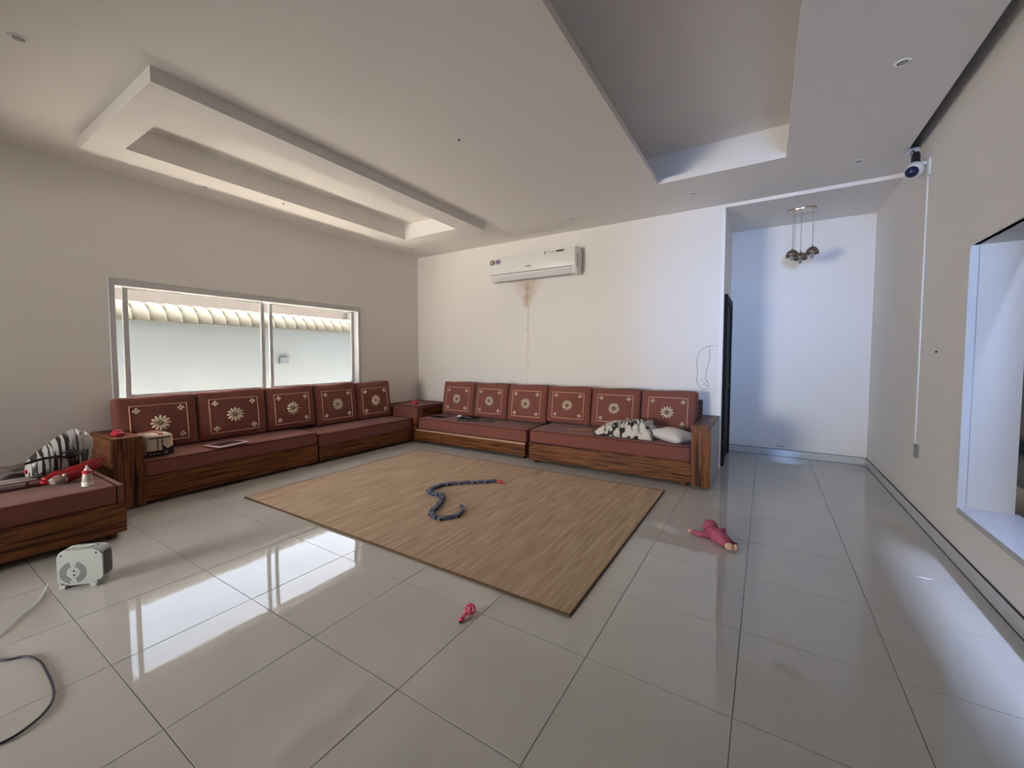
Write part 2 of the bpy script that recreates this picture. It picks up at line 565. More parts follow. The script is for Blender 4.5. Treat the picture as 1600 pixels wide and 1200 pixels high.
# ------------------------------------------------------------------ left window, sliding sashes
XW = XL - 0.10
win = struct('window_1', box(XW - 0.05, XL + 0.012, WY0 - 0.0, WY1, WZ1 - 0.07, WZ1, 0.004, 1), m_alu)
obj('window_frame', box(XW - 0.05, XL + 0.012, WY0, WY0 + 0.05, WZ0, WZ1 - 0.07, 0.004, 1), m_alu, win)
obj('window_frame', box(XW - 0.05, XL + 0.012, WY1 - 0.05, WY1, WZ0, WZ1 - 0.07, 0.004, 1), m_alu, win)
obj('window_frame', box(XW - 0.05, XL + 0.012, WY0, WY1, WZ0, WZ0 + 0.05, 0.004, 1), m_alu, win)
def sash(y0, y1, x):
    b = bmesh.new()
    z0, z1 = WZ0 + 0.05, WZ1 - 0.075
    for a in ((y0, y0 + 0.042, z0, z1), (y1 - 0.042, y1, z0, z1), (y0 + .042, y1 - .042, z0, z0 + 0.045), (y0 + .042, y1 - .042, z1 - 0.012, z1)):
        bx(b, x - 0.012, x + 0.012, a[0], a[1], a[2], a[3])
    s = obj('sash', b, m_alu, win)
    obj('pane', box(x - 0.002, x + 0.002, y0 + 0.042, y1 - 0.042, z0 + 0.045, z1 - 0.012), m_glass, s)
sash(1.525, 2.945, XW + 0.02)
sash(3.03, 4.37, XW - 0.02)

# ------------------------------------------------------------------ outside, beyond the left window
m_ground = mat('pale_yard_paving', (0.72, 0.68, 0.60), 0.9, spec=0.1, noise=(2, .05))
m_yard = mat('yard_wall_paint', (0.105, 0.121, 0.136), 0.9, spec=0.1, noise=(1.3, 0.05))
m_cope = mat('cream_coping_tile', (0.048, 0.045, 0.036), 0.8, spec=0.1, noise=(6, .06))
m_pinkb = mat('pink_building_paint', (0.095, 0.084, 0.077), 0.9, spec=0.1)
struct('floor_rear_yard', box(-8.0, 5.0, -18, YB - T, -0.12, -0.02), m_ground)
yard = struct('floor_yard', box(-12.0, XL - T, -6, 14, -0.12, -0.02), m_ground)
YX = -4.30
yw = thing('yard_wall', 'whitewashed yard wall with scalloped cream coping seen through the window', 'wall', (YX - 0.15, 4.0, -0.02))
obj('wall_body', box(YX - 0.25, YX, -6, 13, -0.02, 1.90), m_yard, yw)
cp = bmesh.new()
n = 12
prof = []
for k in range(n + 1):
    a = PI / 2 * k / n
    prof.append((0.10 - 0.30 * (1 - math.cos(a)) - 0.02, 1.88 + 0.25 * math.sin(a)))
def coping(yc, wid, mesh=[None]):
    if mesh[0] is None:
        q = bmesh.new()
        rows = []
        m_ = 8
        for k in range(m_ + 1):
            t = -1 + 2 * k / m_
            lift = 0.035 * math.sqrt(max(0, 1 - t * t)) - (0.012 if k == m_ else 0)
            rows.append([q.verts.new((px + lift * 0.6 * math.cos(PI / 2 * i / n) , t * wid / 2, pz + lift * (0.25 + 0.75 * math.sin(PI / 2 * i / n)) - 1.88)) for i, (px, pz) in enumerate(prof)])
            rows[-1].append(q.verts.new((-0.30, t * wid / 2, 0.0)))
            rows[-1].append(q.verts.new((0.0, t * wid / 2, 0.0)))
        L = len(rows[0])
        for k in range(m_):
            for i in range(L):
                q.faces.new((rows[k][i], rows[k][(i + 1) % L], rows[k + 1][(i + 1) % L], rows[k + 1][i]))
        q.faces.new(rows[0]); q.faces.new(list(reversed(rows[-1])))
        bmesh.ops.recalc_face_normals(q, faces=q.faces)
        me = bpy.data.meshes.new('coping_tile')
        q.to_mesh(me); q.free()
        for p in me.polygons: p.use_smooth = True
        me.set_sharp_from_angle(angle=math.radians(50))
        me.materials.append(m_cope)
        mesh[0] = me
    o = bpy.data.objects.new('coping_tile', mesh[0])
    COL.objects.link(o)
    o.parent = yw
    o.location = Vector((YX, yc, 1.90)) - Vector(yw.location)
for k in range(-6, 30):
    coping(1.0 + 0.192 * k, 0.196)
cp.free()
jb = obj('junction_box', box(YX, YX + 0.05, 4.06, 4.22, 1.275, 1.385, 0.006, 1), mat('blue_grey_plastic', (0.05, 0.055, 0.075), .6), base=True)
tag(jb, 'small grey junction box on the outside wall seen through the window', 'junction box')
pb = thing('far_building', 'pale pink building rising beyond the yard wall outside the window', 'building', (-8.6, 5, -0.02))
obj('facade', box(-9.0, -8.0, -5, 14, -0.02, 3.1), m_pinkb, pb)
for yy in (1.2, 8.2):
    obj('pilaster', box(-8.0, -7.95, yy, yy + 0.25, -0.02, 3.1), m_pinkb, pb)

# ------------------------------------------------------------------ right opening
m_marble = mat('grey_marble_sill', (0.50, 0.51, 0.54), 0.2, noise=(9, .12))
op = struct('window_2', box(XR - 0.014, XR + 0.03, OY1 - 0.012, OY1 + 0.042, OZ0 - 0.01, OZ1 + 0.0, 0.004, 1), mat('white_trim_paint', (0.72, 0.73, 0.74), 0.45))
obj('window_frame', box(XR - 0.010, XR + 0.03, OY0 - 0.04, OY1 + 0.042, OZ1, OZ1 + 0.055, 0.004, 1), m_wall, op)
obj('window_sill', box(XR - 0.012, XR + T + 0.02, OY0, OY1 + .0, OZ0 - 0.03, OZ0 + 0.012, 0.003, 1), m_marble, op)
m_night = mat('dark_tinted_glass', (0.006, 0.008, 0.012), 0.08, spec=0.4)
fac = thing('dark_facade', 'dark tinted glazing of the room next door seen through the right hand opening', 'facade', (5.45, 3.5, -0.02))
obj('glazing', box(5.45, 5.6, -3, 9.0, -0.02, 4.1), m_night, fac)
obj('rail', box(5.42, 5.45, -3, 9.0, 1.87, 1.89), m_alu, fac)
obj('blue_light_panel', box(5.43, 5.45, -3, 9.0, 2.24, 2.52), mat('blue_glass', (0.10, 0.20, 0.55), 0.3), fac)
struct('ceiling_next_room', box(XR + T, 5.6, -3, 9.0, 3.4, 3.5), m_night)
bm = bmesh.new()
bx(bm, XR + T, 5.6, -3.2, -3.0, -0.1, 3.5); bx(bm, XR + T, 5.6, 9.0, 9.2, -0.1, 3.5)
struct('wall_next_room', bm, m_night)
struct('floor_next_room', box(XR + T, 5.45, -3, 9, -0.1, -0.02), mat('dark_paving', (0.06, 0.06, 0.065), 0.8))

# ------------------------------------------------------------------ niche door
dr = struct('door_1', box(XC, XC + 0.012, 5.99, 6.74, 0.0, 2.10), m_darkwood)
for a in ((5.90, 5.99, 0.0, 2.19), (6.74, 6.83, 0.0, 2.19), (5.99, 6.74, 2.10, 2.19)):
    obj('door_frame', box(XC, XC + 0.035, a[0], a[1], a[2], a[3], 0.006, 1), m_darkwood, dr)
for z0, z1 in ((0.18, 0.95), (1.1, 1.95)):
    obj('door_panel', box(XC + 0.012, XC + 0.018, 6.12, 6.62, z0, z1, 0.004, 1), m_darkwood, dr)
obj('door_handle', tube([(XC + .012, 6.07, 1.02), (XC + .05, 6.07, 1.02), (XC + .05, 6.18, 1.02)], 0.008), m_chrome, dr, smooth=True)
struct('trim_1', box(XC - 0.035, XC + 0.004, YF - 0.004, YF + 0.05, 0.0, 3.17), mat('corner_bead', (0.82, 0.81, 0.80), 0.6))

# ------------------------------------------------------------------ majlis seating
def foot(x, y, z1, p):
    b = lathe([(0.0, 0.0), (0.026, 0.0), (0.034, 0.012), (0.036, 0.024), (0.030, z1 - 0.004), (0.030, z1)], 14, (x, y, 0))
    obj('foot', b, m_wood_z, p, smooth=True, angle=40)

def seat_unit(name, label, x0, x1, y0, y1, zb, zm, zs, along, front, inset=0.0, feet=True):
    """wooden base zb..zm and upholstered mattress zm..zs; front = '-y' or '+x'"""
    u = thing(name, label, 'sofa', ((x0 + x1) / 2, (y0 + y1) / 2, 0), 'corner seating units')
    wood = m_wood_x if along == 'x' else m_wood_y
    obj('base', box(x0, x1, y0, y1, zb, zm, 0.004, 1), wood, u)
    a = [x0, x1, y0, y1]
    if front == '-y':
        a[2] += inset
        led = (x0, x1, y0 - .004, y0 + 0.03, zm - 0.022, zm + 0.003)
    else:
        a[1] -= inset
        led = (x1 - 0.03, x1 + .004, y0, y1, zm - 0.022, zm + 0.003)
    obj('edge_rail', box(*led, 0.004, 1), wood, u)
    g = 0.006
    mt = obj('mattress', rbox(a[0] + g, a[1] - g, a[2] + 0.003, a[3] - 0.003, zm + 0.002, zs, 0.022, (0, 0, 0.012), 14), m_fab, u, smooth=True)
    # piping around the top edge
    zz = zs - 0.013
    c = 0.010
    loop = []
    X0, X1, Y0, Y1 = a[0] + g, a[1] - g, a[2] + 0.003, a[3] - 0.003
    for px, py in ((X0 + c, Y0), (X1 - c, Y0), (X1, Y0 + c), (X1, Y1 - c), (X1 - c, Y1), (X0 + c, Y1), (X0, Y1 - c), (X0, Y0 + c), (X0 + c, Y0)):
        loop.append((px, py, zz))
    obj('piping', tube(loop, 0.0042, 6), m_fab_d, mt, smooth=True)
    if feet:
        for fx in (x0 + 0.07, x1 - 0.07):
            for fy in (y0 + 0.06, y1 - 0.06):
                foot(fx, fy, zb + 0.002, u)
    return u

def arm(u, x0, x1, y0, y1, z0, z1, front, side_mat):
    """box arm: upright-grained front with rounded top corners, top board, side panel"""
    t = 0.02
    b = bmesh.new()
    r = 0.03
    if front == '-y':
        pts = [(x0, z0), (x1, z0)] + [(x1 - r + r * math.cos(k * PI / 10), z1 - r + r * math.sin(k * PI / 10)) for k in range(6)] + [(x0 + 0.006, z1), (x0, z1 - 0.006)]
        f = lambda p, d: (p[0], y0 + d, p[1])
    else:
        pts = [(y0, z0), (y1, z0)] + [(y1 - .006, z1)] + [(y0 + r - r * math.sin(k * PI / 10), z1 - r + r * math.cos(k * PI / 10)) for k in range(6)]
        f = lambda p, d: (x1 - d, p[0], p[1])
    A = [b.verts.new(f(p, 0)) for p in pts]
    B = [b.verts.new(f(p, 0.035)) for p in pts]
    b.faces.new(A); b.faces.new(list(reversed(B)))
    for k in range(len(A)):
        b.faces.new((A[k], A[(k + 1) % len(A)], B[(k + 1) % len(A)], B[k]))
    ap = obj('arm_front', b, m_wood_z, u)
    if front == '-y':
        obj('arm_top', box(x0, x1 - 0.008, y0 + 0.035, y1, z1 - t, z1 - 0.002, 0.003, 1), m_wood_y, u)
        obj('arm_side_panel', box(x1 - 0.022, x1 - 0.004, y0 + 0.036, y1, z0, z1 - t), side_mat, u)
        obj('arm_inner_panel', box(x0, x0 + 0.018, y0 + 0.036, y1, z0, z1 - t), m_wood_y, u)
        for xx in (x0 + (x1 - x0) * 0.30, x0 + (x1 - x0) * 0.58):
            obj('groove', box(xx, xx + 0.004, y0 - 0.0015, y0 + .01, z0, z1 - 0.01), m_fab_d, ap)
    else:
        obj('arm_top', box(x0, x1 - 0.035, y0 + 0.008, y1, z1 - t, z1 - 0.002, 0.003, 1), m_wood_x, u)
        obj('arm_side_panel', box(x0, x1 - 0.036, y0 + 0.004, y0 + 0.022, z0, z1 - t), side_mat, u)
        obj('arm_inner_panel', box(x0, x1 - 0.036, y1 - 0.018, y1, z0, z1 - t), m_wood_x, u)
        for yy in (y0 + (y1 - y0) * 0.28, y0 + (y1 - y0) * 0.55):
            obj('groove', box(x1 - .01, x1 + 0.0015, yy, yy + 0.004, z0, z1 - 0.01), m_fab_d, ap)

SZ_D, SZ_C, SZ_B, SZ_A = 0.438, 0.402, 0.392, 0.420
D = seat_unit('sofa_unit', 'long mauve seat on striped wood base ending in a box arm beside the niche', 0.447, 2.425, 4.745, 5.60, 0.045, 0.268, SZ_D, 'x', '-y')
arm(D, 2.425, 2.612, 4.735, 5.70, 0.025, 0.672, '-y', m_lam)
obj('back_board', box(0.45, 2.42, 5.615, 5.70, 0.045, 0.86, 0.004, 1), m_wood_x, D)
Cn = seat_unit('sofa_unit', 'mauve seat with a gold lit ledge under the air conditioner, next to the corner box', -1.70, 0.340, 4.835, 5.60, 0.045, 0.222, SZ_C, 'x', '-y', 0.035)
Cn_rail = [c for c in Cn.children if c.name.startswith('edge_rail')][0]
Cn_rail.data.materials[0] = mat('lit_edge_wood', (0.42, 0.27, 0.17), 0.4)  # lighter wood colour stands in for the light catching this ledge
obj('back_board', box(-1.66, 0.338, 5.615, 5.70, 0.045, 0.86, 0.004, 1), m_wood_x, Cn)
B_ = seat_unit('sofa_unit', 'mauve seat under the window, the unit touching the corner box', -2.49, -1.80, 3.195, 4.86, 0.035, 0.215, SZ_B, 'y', '+x')
A_ = seat_unit('sofa_unit', 'mauve seat under the window with a box arm at the left, holding the tablet', -2.49, -1.80, 1.425, 3.175, 0.035, 0.262, SZ_A, 'y', '+x')
arm(A_, -2.49, -1.785, 1.212, 1.425, 0.02, 0.664, '+x', m_wood_x)

# corner box
ct = thing('corner_table', 'low upholstered corner box with wooden side between the two seats', 'table', (-2.09, 5.29, 0))
obj('body', box(-2.49, -1.715, 4.875, 5.70, 0.03, 0.47, 0.004, 1), m_wood_x, ct)
obj('upholstered_top', rbox(-2.495, -1.708, 4.868, 5.705, 0.385, 0.575, 0.012, (0, 0, 0.002), 6), m_fab, ct, smooth=True)
obj('side_panel', box(-1.714, -1.700, 5.0, 5.66, 0.412, 0.548, 0.004, 1), m_wood_y, ct)
bm = bmesh.new()
ring_prism(bm, (-2.49, -1.712, 4.872, 5.70), (-2.40, -1.79, 4.95, 5.62), 0.5755, 0.578)
obj('top_border', bm, m_fab_d, ct)

# bench at the lower left
bn = thing('bench', 'mauve topped bench of striped wood at the lower left holding the bags', 'bench', (-1.75, 0.2, 0))
obj('base', box(-2.42, -1.085, -0.8, 1.105, 0.05, 0.272, 0.004, 1), m_wood_y, bn)
bt = obj('mattress', rbox(-2.42, -1.10, -0.79, 1.055, 0.272, 0.415, 0.012, (0, 0, 0.004), 14), m_fab, bn, smooth=True)
obj('end_rail', box(-2.42, -1.10, 1.062, 1.10, 0.272, 0.412, 0.004, 1), m_fab, bn)
for fx, fy in ((-1.16, 1.03), (-2.34, 1.03), (-1.16, -.7), (-2.34, -.7)):
    foot(fx, fy, 0.052, bn)

# ------------------------------------------------------------------ back cushions with embroidery
CW, CH, CT = 0.655, 0.555, 0.17
BUL = 0.035
def front_y(x, z):
    tx, tz = 2 * x / CW, 2 * z / CH
    return -(CT / 2) - BUL * max(0, 1 - tx * tx) ** 0.6 * max(0, 1 - tz * tz) ** 0.6
def leaf(b, cx, cz, ang, ln, wd, lift=0.004):
    """an embroidered petal: low dome lying on the cushion front"""
    c, s = math.cos(ang), math.sin(ang)
    ring = []
    for k in range(10):
        a = 2 * PI * k / 10
        u = ln / 2 * math.cos(a)
        v = wd / 2 * math.sin(a) * (1 + 0.35 * math.cos(a))
        x, z = cx + c * u - s * v, cz + s * u + c * v
        ring.append(b.verts.new((x, front_y(x, z) - 0.0012, z)))
    mid = b.verts.new((cx, front_y(cx, cz) - lift, cz))
    low = b.verts.new((cx, front_y(cx, cz) + 0.004, cz))
    for k in range(10):
        b.faces.new((ring[k], ring[(k + 1) % 10], mid))
        b.faces.new((ring[(k + 1) % 10], ring[k], low))
def make_cushion():
    root = bpy.data.objects.new('back_cushion', None)
    root.empty_display_size = 0.1
    COL.objects.link(root)
    def part(name, b, m, smooth=True):
        o = obj(name, b, m, None, smooth=smooth)
        o.parent = root
        return o
    def warp(p, a):
        # soft, slightly irregular upper edge
        p = Vector((p.x, min(p.y, CT / 2), p.z))
        return p + Vector((0, 0, 0.006 * math.sin(p.x * 9) * (1 if p.z > 0 else 0)))
    part('pad', rbox(-CW / 2, CW / 2, -CT / 2, CT / 2, -CH / 2, CH / 2, 0.035, (0, BUL, 0), 12, warp), m_fab)
    fx, fz, cz = 0.232, 0.190, -0.012
    b = bmesh.new()
    for s in (-1, 1):
        tube([(fx * s, front_y(fx, cz + fz * t) - 0.001, cz + fz * t) for t in [k / 8 - 1 for k in range(17)]], 0.0045, 6, bm=b)
        tube([(fx * t, front_y(fx * t, cz + fz * s) - 0.001, cz + fz * s) for t in [k / 8 - 1 for k in range(17)]], 0.0045, 6, bm=b)
    part('border', b, m_emb2)
    b = bmesh.new()
    for k in range(12):
        a = 2 * PI * k / 12 + PI / 12 * 0
        leaf(b, 0.052 * math.cos(a), cz + 0.052 * math.sin(a), a, 0.066, 0.025)
    fl_ = part('flower', b, m_emb)
    b = bmesh.new()
    leaf(b, 0, cz, 0, 0.036, 0.036, 0.007)
    o = obj('flower_centre', b, m_embc, None, smooth=True)
    o.parent = fl_
    for sx in (-1, 1):
        for sz in (-1, 1):
            b = bmesh.new()
            for k in range(4):
                a = PI / 2 * k
                leaf(b, sx * (fx - 0.052) + 0.017 * math.cos(a), cz + sz * (fz - 0.048) + 0.017 * math.sin(a), a, 0.028, 0.024)
            part('corner_motif', b, m_emb)
    return root
proto = make_cushion()
def copy_tree(o, parent=None):
    c = o.copy()
    COL.objects.link(c)
    c.parent = parent
    for ch in list(o.children):
        copy_tree(ch, c)
    return c
cush = []
rx = [-1.60, -0.925, -0.285, 0.395, 1.065, 1.735, 2.39]
rl = ['mauve back cushion nearest the corner box, below the left end of the air conditioner',
      'mauve back cushion second from the corner box on the far seat',
      'mauve back cushion third from the corner box, directly below the air conditioner stain',
      'mauve back cushion fourth from the corner box on the far seat',
      'mauve back cushion behind the crumpled black and white blanket',
      'mauve back cushion at the arm of the far seat, behind the white pillow']
for k in range(6):
    xc = (rx[k] + rx[k + 1]) / 2
    wd = rx[k + 1] - rx[k] - 0.006
    seat = SZ_C if k < 3 else SZ_D
    zt_ = 0.972
    cush.append(((xc, 5.46, 0), 0.0, wd, seat, zt_, rl[k], 'back cushions on the far seats', math.radians(9)))
ly = [1.36, 2.045, 2.79, 3.455, 4.15, 4.84]
ll = ['mauve back cushion at the left arm, behind the patterned box', 'mauve back cushion behind the tablet under the window',
      'middle of the five mauve back cushions under the window', 'fourth mauve back cushion from the left arm under the window',
      'mauve back cushion under the window beside the corner box']
for k in range(5):
    yc = (ly[k] + ly[k + 1]) / 2
    wd = ly[k + 1] - ly[k] - 0.006
    seat = SZ_A if k < 2 or (k == 2) else SZ_B
    cush.append(((-2.372, yc, 0), PI / 2, wd, seat, 0.995 if 0 < k < 4 else 0.985, ll[k], 'back cushions under the window', math.radians(6)))
for i, (loc, rz, wd, seat, ztop, lab, grp, tilt) in enumerate(cush):
    o = proto if i == 0 else copy_tree(proto)
    hh = ztop - seat
    o.rotation_euler = (Matrix.Rotation(rz, 3, 'Z') @ Matrix.Rotation(-tilt, 3, 'X')).to_euler()
    o.scale = (wd / CW, 1, (hh / math.cos(tilt) - CT * math.sin(tilt) * .6) / CH)
    o.location = (loc[0], loc[1], (seat + ztop) / 2 + 0.004)
    tag(o, lab, 'cushion', grp)

# ------------------------------------------------------------------ rug
bm = box(-1.245, 2.215, 2.035, 4.462, 0.0005, 0.012, 0.003, 1)
rug = thing('rug', 'large tan woven rug on the tiled floor in front of the seats', 'rug', (0.485, 3.25, 0.0))
obj('pile', bm, m_rug, rug)
for a in ((-1.253, 2.223, 2.026, 2.040), (-1.253, 2.223, 4.457, 4.471), (-1.253, -1.240, 2.040, 4.457), (2.210, 2.223, 2.040, 4.457)):
    obj('binding', box(*a, 0.0005, 0.0135, 0.003, 1), m_rug_e, rug)

# ------------------------------------------------------------------ air conditioner
ac = thing('air_conditioner', 'white split air conditioner mounted high on the far wall', 'air conditioner', (0.08, 5.62, 2.58))
b = bmesh.new()
pf = [(5.725, 2.60), (5.725, 2.955), (5.53, 2.965), (5.505, 2.955), (5.497, 2.94), (5.487, 2.70), (5.50, 2.66), (5.56, 2.60), (5.64, 2.585)]
A1 = [b.verts.new((-0.70, y, z)) for y, z in pf]
A2 = [b.verts.new((0.775, y, z)) for y, z in pf]
b.faces.new(A1); b.faces.new(list(reversed(A2)))
for k in range(len(pf)):
    b.faces.new((A1[k], A1[(k + 1) % len(pf)], A2[(k + 1) % len(pf)], A2[k]))
bmesh.ops.bevel(b, geom=[e for e in b.edges if abs((e.verts[0].co - e.verts[1].co).x) < 1e-5], offset=0.008, segments=2, affect='EDGES')
obj('body', b, m_white, ac, smooth=True, angle=30)
fp = obj('front_panel', (lambda q: (bmesh.ops.rotate(q, cent=(0, 5.49, 2.70), matrix=Matrix.Rotation(math.radians(-2.4), 3, 'X'), verts=q.verts), q)[1])(box(-0.695, 0.77, 5.478, 5.492, 2.695, 2.958, 0.005, 2)), m_white, ac, smooth=True, angle=30)
lv = obj('louver', (lambda q: (bmesh.ops.rotate(q, cent=(0, 5.53, 2.63), matrix=Matrix.Rotation(math.radians(-43), 3, 'X'), verts=q.verts), q)[1])(box(-0.62, 0.69, 5.478, 5.578, 2.622, 2.634, 0.004, 1)), m_wplast, ac)
obj('louver_gap', box(-0.66, 0.73, 5.482, 5.50, 2.683, 2.690), m_grey, ac)
obj('louver_gap', box(-0.60, 0.67, 5.575, 5.60, 2.587, 2.592), m_grey, ac)
obj('side_vent', box(0.772, 0.779, 5.55, 5.565, 2.70, 2.86), m_grey, ac)
obj('side_seam', box(0.770, 0.7765, 5.50, 5.72, 2.690, 2.695), m_grey, ac)
for xx, m1, m2 in ((-0.63, mat('dark_sticker', (0.10, 0.09, 0.06), .4), mat('gold_sticker', (0.42, 0.36, 0.25), .4)), (-0.525, mat('lilac_sticker', (0.36, 0.30, 0.38), .4), m_black)):
    s = obj('sticker', lathe([(0.0, 0.0), (0.040, 0.0), (0.040, 0.004), (0.0, 0.004)], 20, (xx, 5.464, 2.885), 'y'), m1, fp)
    rr = 0.026 if xx < -.6 else 0.013
    obj('sticker_centre', lathe([(0.0, 0.0), (rr, 0.0), (rr, 0.003), (0.0, 0.003)], 16, (xx, 5.462, 2.885), 'y'), m2, s)
obj('label_strip', box(0.35, 0.62, 5.466, 5.471, 2.902, 2.935), mat('pale_label', (0.62, 0.61, 0.58), .4), fp)
obj('label_text', box(0.49, 0.60, 5.463, 5.467, 2.908, 2.928), m_black, fp)
obj('label_text', box(0.30, 0.312, 5.463, 5.469, 2.90, 2.932), m_black, fp)
# maker's mark: four small grey letters, too blurred in the photograph to read as more
for k in range(4):
    x0 = -0.03 + k * 0.026
    b = bmesh.new()
    bx(b, x0, x0 + 0.005, 5.473, 5.478, 2.752, 2.774)
    bx(b, x0, x0 + 0.019, 5.473, 5.478, 2.770, 2.774)
    bx(b, x0, x0 + 0.019, 5.473, 5.478, 2.752, 2.756)
    if k % 2 == 0: bx(b, x0 + 0.014, x0 + 0.019, 5.473, 5.478, 2.752, 2.774)
    obj('maker_mark', b, m_grey, fp)

# pen drawing on the far wall
scr = [(2.463, 1.532), (2.40, 1.50), (2.345, 1.42), (2.335, 1.30), (2.345, 1.20), (2.338, 1.10), (2.371, 1.02), (2.42, 0.99), (2.468, 1.01), (2.473, 1.06), (2.44, 1.11), (2.446, 1.22), (2.478, 1.36), (2.480, 1.45), (2.470, 1.535)]
m_pen = mat('pen_line', (0.12, 0.10, 0.10), 0.8)
sc_ = obj('pen_drawing', tube(spline([(x, YF - 0.001, z) for x, z in scr], 6), 0.0022, 5), m_pen, wall_back)
for x, z in ((2.39, 1.12), (2.42, 1.08), (2.45, 1.10), (2.43, 1.05), (2.40, 1.06), (2.455, 1.05)):
    obj('pen_mark', tube([(x, YF - .001, z), (x + 0.012, YF - .001, z - 0.022)], 0.0025, 5), m_pen, sc_)
obj('pen_mark', tube([(2.44, YF - .001, 1.535), (2.60, YF - .001, 1.54)], 0.0015, 5), m_pen, sc_)

# ------------------------------------------------------------------ ceiling spots
dl = [(-0.63, 5.20), (0.84, 5.18), (2.33, 5.16), (3.76, 5.16), (3.75, 3.62), (-0.64, 0.61), (-2.13, 2.13), (-2.11, 3.65), (-2.10, 5.20)]
dlab = ['recessed ceiling spot above the left end of the air conditioner', 'recessed ceiling spot just right of the air conditioner',
        'recessed ceiling spot above the wall corner, under the coffer end', 'recessed ceiling spot in front of the niche pendant',
        'large recessed ceiling spot at the upper right near the camera wall', 'recessed ceiling spot at the upper left corner of the picture',
        'recessed ceiling spot between window wall and hanging frame, nearest', 'recessed ceiling spot between window wall and hanging frame, middle one',
        'recessed ceiling spot in the far left corner of the ceiling']
for (x, y), lab in zip(dl, dlab):
    t = thing('ceiling_spot', lab, 'spotlight', (x, y, H), 'recessed ceiling spots')
    obj('rim', lathe([(0.026, -0.001), (0.030, -0.006), (0.042, -0.004), (0.044, 0.0), (0.026, 0.0)], 20, (x, y, H)), m_wplast, t, smooth=True)
    obj('bulb', lathe([(0.0, -0.004), (0.014, -0.005), (0.026, -0.0015)], 16, (x, y, H)), mat('spot_lens', (0.35, 0.34, 0.33), .15), t, smooth=True)

for x, y, lab in ((0.82, 2.845, 'tiny dark hook in the middle of the plain ceiling'), (-1.62, 2.70, 'tiny dark hook under the window side of the hanging frame')):
    zz_ = H if x > 0 else 3.145
    hk = obj('ceiling_hook', lathe([(0, 0), (.007, 0), (.007, -.012), (0, -.014)], 10, (x, y, zz_)), m_black, base=True)
    tag(hk, lab, 'hook')

# ------------------------------------------------------------------ pendant in the niche
pz = HN
pn = thing('pendant_light', 'bronze pendant cluster of three domes hanging in the niche', 'pendant light', (3.40, 6.27, pz))
obj('ceiling_plate', lathe([(0.0, -0.028), (0.12, -0.028), (0.145, -0.022), (0.15, -0.010), (0.15, 0.0), (0.0, 0.0)], 32, (3.40, 6.27, pz), sy=0.62), m_chrome, pn, smooth=True, angle=30)
for (x, y, z) in ((3.315, 6.27, 2.66), (3.395, 6.19, 2.60), (3.515, 6.27, 2.67)):
    obj('cable', tube([(x, y, z + 0.055), (x, y, pz - 0.02)], 0.0035, 6), mat('cable_grey', (0.25, 0.26, 0.28), .5), pn)
    sh = obj('shade', lathe([(0.010, 0.064), (0.030, 0.058), (0.052, 0.038), (0.066, 0.008), (0.070, -0.025), (0.066, -0.025), (0.060, 0.006), (0.046, 0.034), (0.026, 0.052), (0.0, 0.056)], 24, (x, y, z)), m_bronze, pn, smooth=True)
    obj('crystal', lathe([(0.0, -0.075), (0.012, -0.066), (0.022, -0.045), (0.030, -0.010), (0.0, 0.02)], 10, (x, y, z)), m_cryst, sh)
    obj('cap', lathe([(0.0, 0.085), (0.007, 0.085), (0.011, 0.060), (0.0, 0.06)], 12, (x, y, z)), m_chrome, sh, smooth=True)
obj('wire', tube([(3.335, 6.26, pz - .02), (3.332, 6.262, 2.73)], 0.0025, 6), m_grey, pn)

# ------------------------------------------------------------------ security camera, conduit, outlet on the right wall
sc2 = thing('security_camera', 'white ball security camera with dark blue face high on the right wall', 'camera', (4.13, 4.98, 2.92))
b = bmesh.new()
bmesh.ops.create_uvsphere(b, u_segments=24, v_segments=16, radius=0.062, matrix=Matrix.Translation((4.115, 4.97, 3.005)))
for v in b.verts:
    if v.co.z > 3.005: v.co.z = 3.005 + (v.co.z - 3.005) * 1.15
obj('housing', b, m_wplast, sc2, smooth=True)
b = bmesh.new()
bmesh.ops.create_uvsphere(b, u_segments=24, v_segments=16, radius=0.046, matrix=Matrix.Translation((4.090, 4.935, 2.985)))
obj('lens_face', b, mat('navy_gloss', (0.01, 0.015, 0.06), 0.08), sc2, smooth=True)
obj('neck', lathe([(0.0, 0), (0.030, 0), (0.030, 0.075), (0.020, 0.10), (0.0, 0.10)], 16, (4.12, 4.98, 3.06)), m_black, sc2, smooth=True, angle=35)
obj('bracket', box(4.12, 4.20, 4.955, 4.995, 3.035, 3.065, 0.004, 1), m_wplast, sc2)
obj('bracket_plate', box(4.185, 4.20, 4.90, 4.97, 2.93, 3.07, 0.004, 1), m_wplast, sc2)
obj('cable', tube(spline([(4.12, 4.98, 3.15), (4.11, 5.02, 3.19), (4.12, 5.10, 3.215), (4.13, 5.2, 3.225)], 6), 0.006, 6), m_black, sc2, smooth=True)
cn = thing('cable_conduit', 'white vertical cable conduit running down the right wall from the security camera', 'conduit', (4.19, 4.96, 0.6))
obj('channel', box(4.190, 4.20, 4.945, 4.972, 0.52, 2.93, 0.003, 1), m_white, cn)
obj('joint_clip', box(4.187, 4.20, 4.94, 4.977, 2.18, 2.21, 0.002, 1), m_white, cn)
sk_ = thing('wall_socket', 'small grey wall socket at the lower end of the conduit', 'socket', (4.19, 4.90, 0.52))
obj('plate', box(4.185, 4.20, 4.86, 4.944, 0.53, 0.645, 0.003, 1), m_grey, sk_)
obj('switch', box(4.180, 4.186, 4.885, 4.925, 0.56, 0.615, 0.002, 1), mat('socket_face', (.30, .30, .27), .4), sk_)
nl = obj('wall_screw', lathe([(0.0, 0), (0.008, 0), (0.008, 0.012), (0.0, 0.012)], 10, (4.19, 4.54, 1.44), 'x'), m_black, base=True)
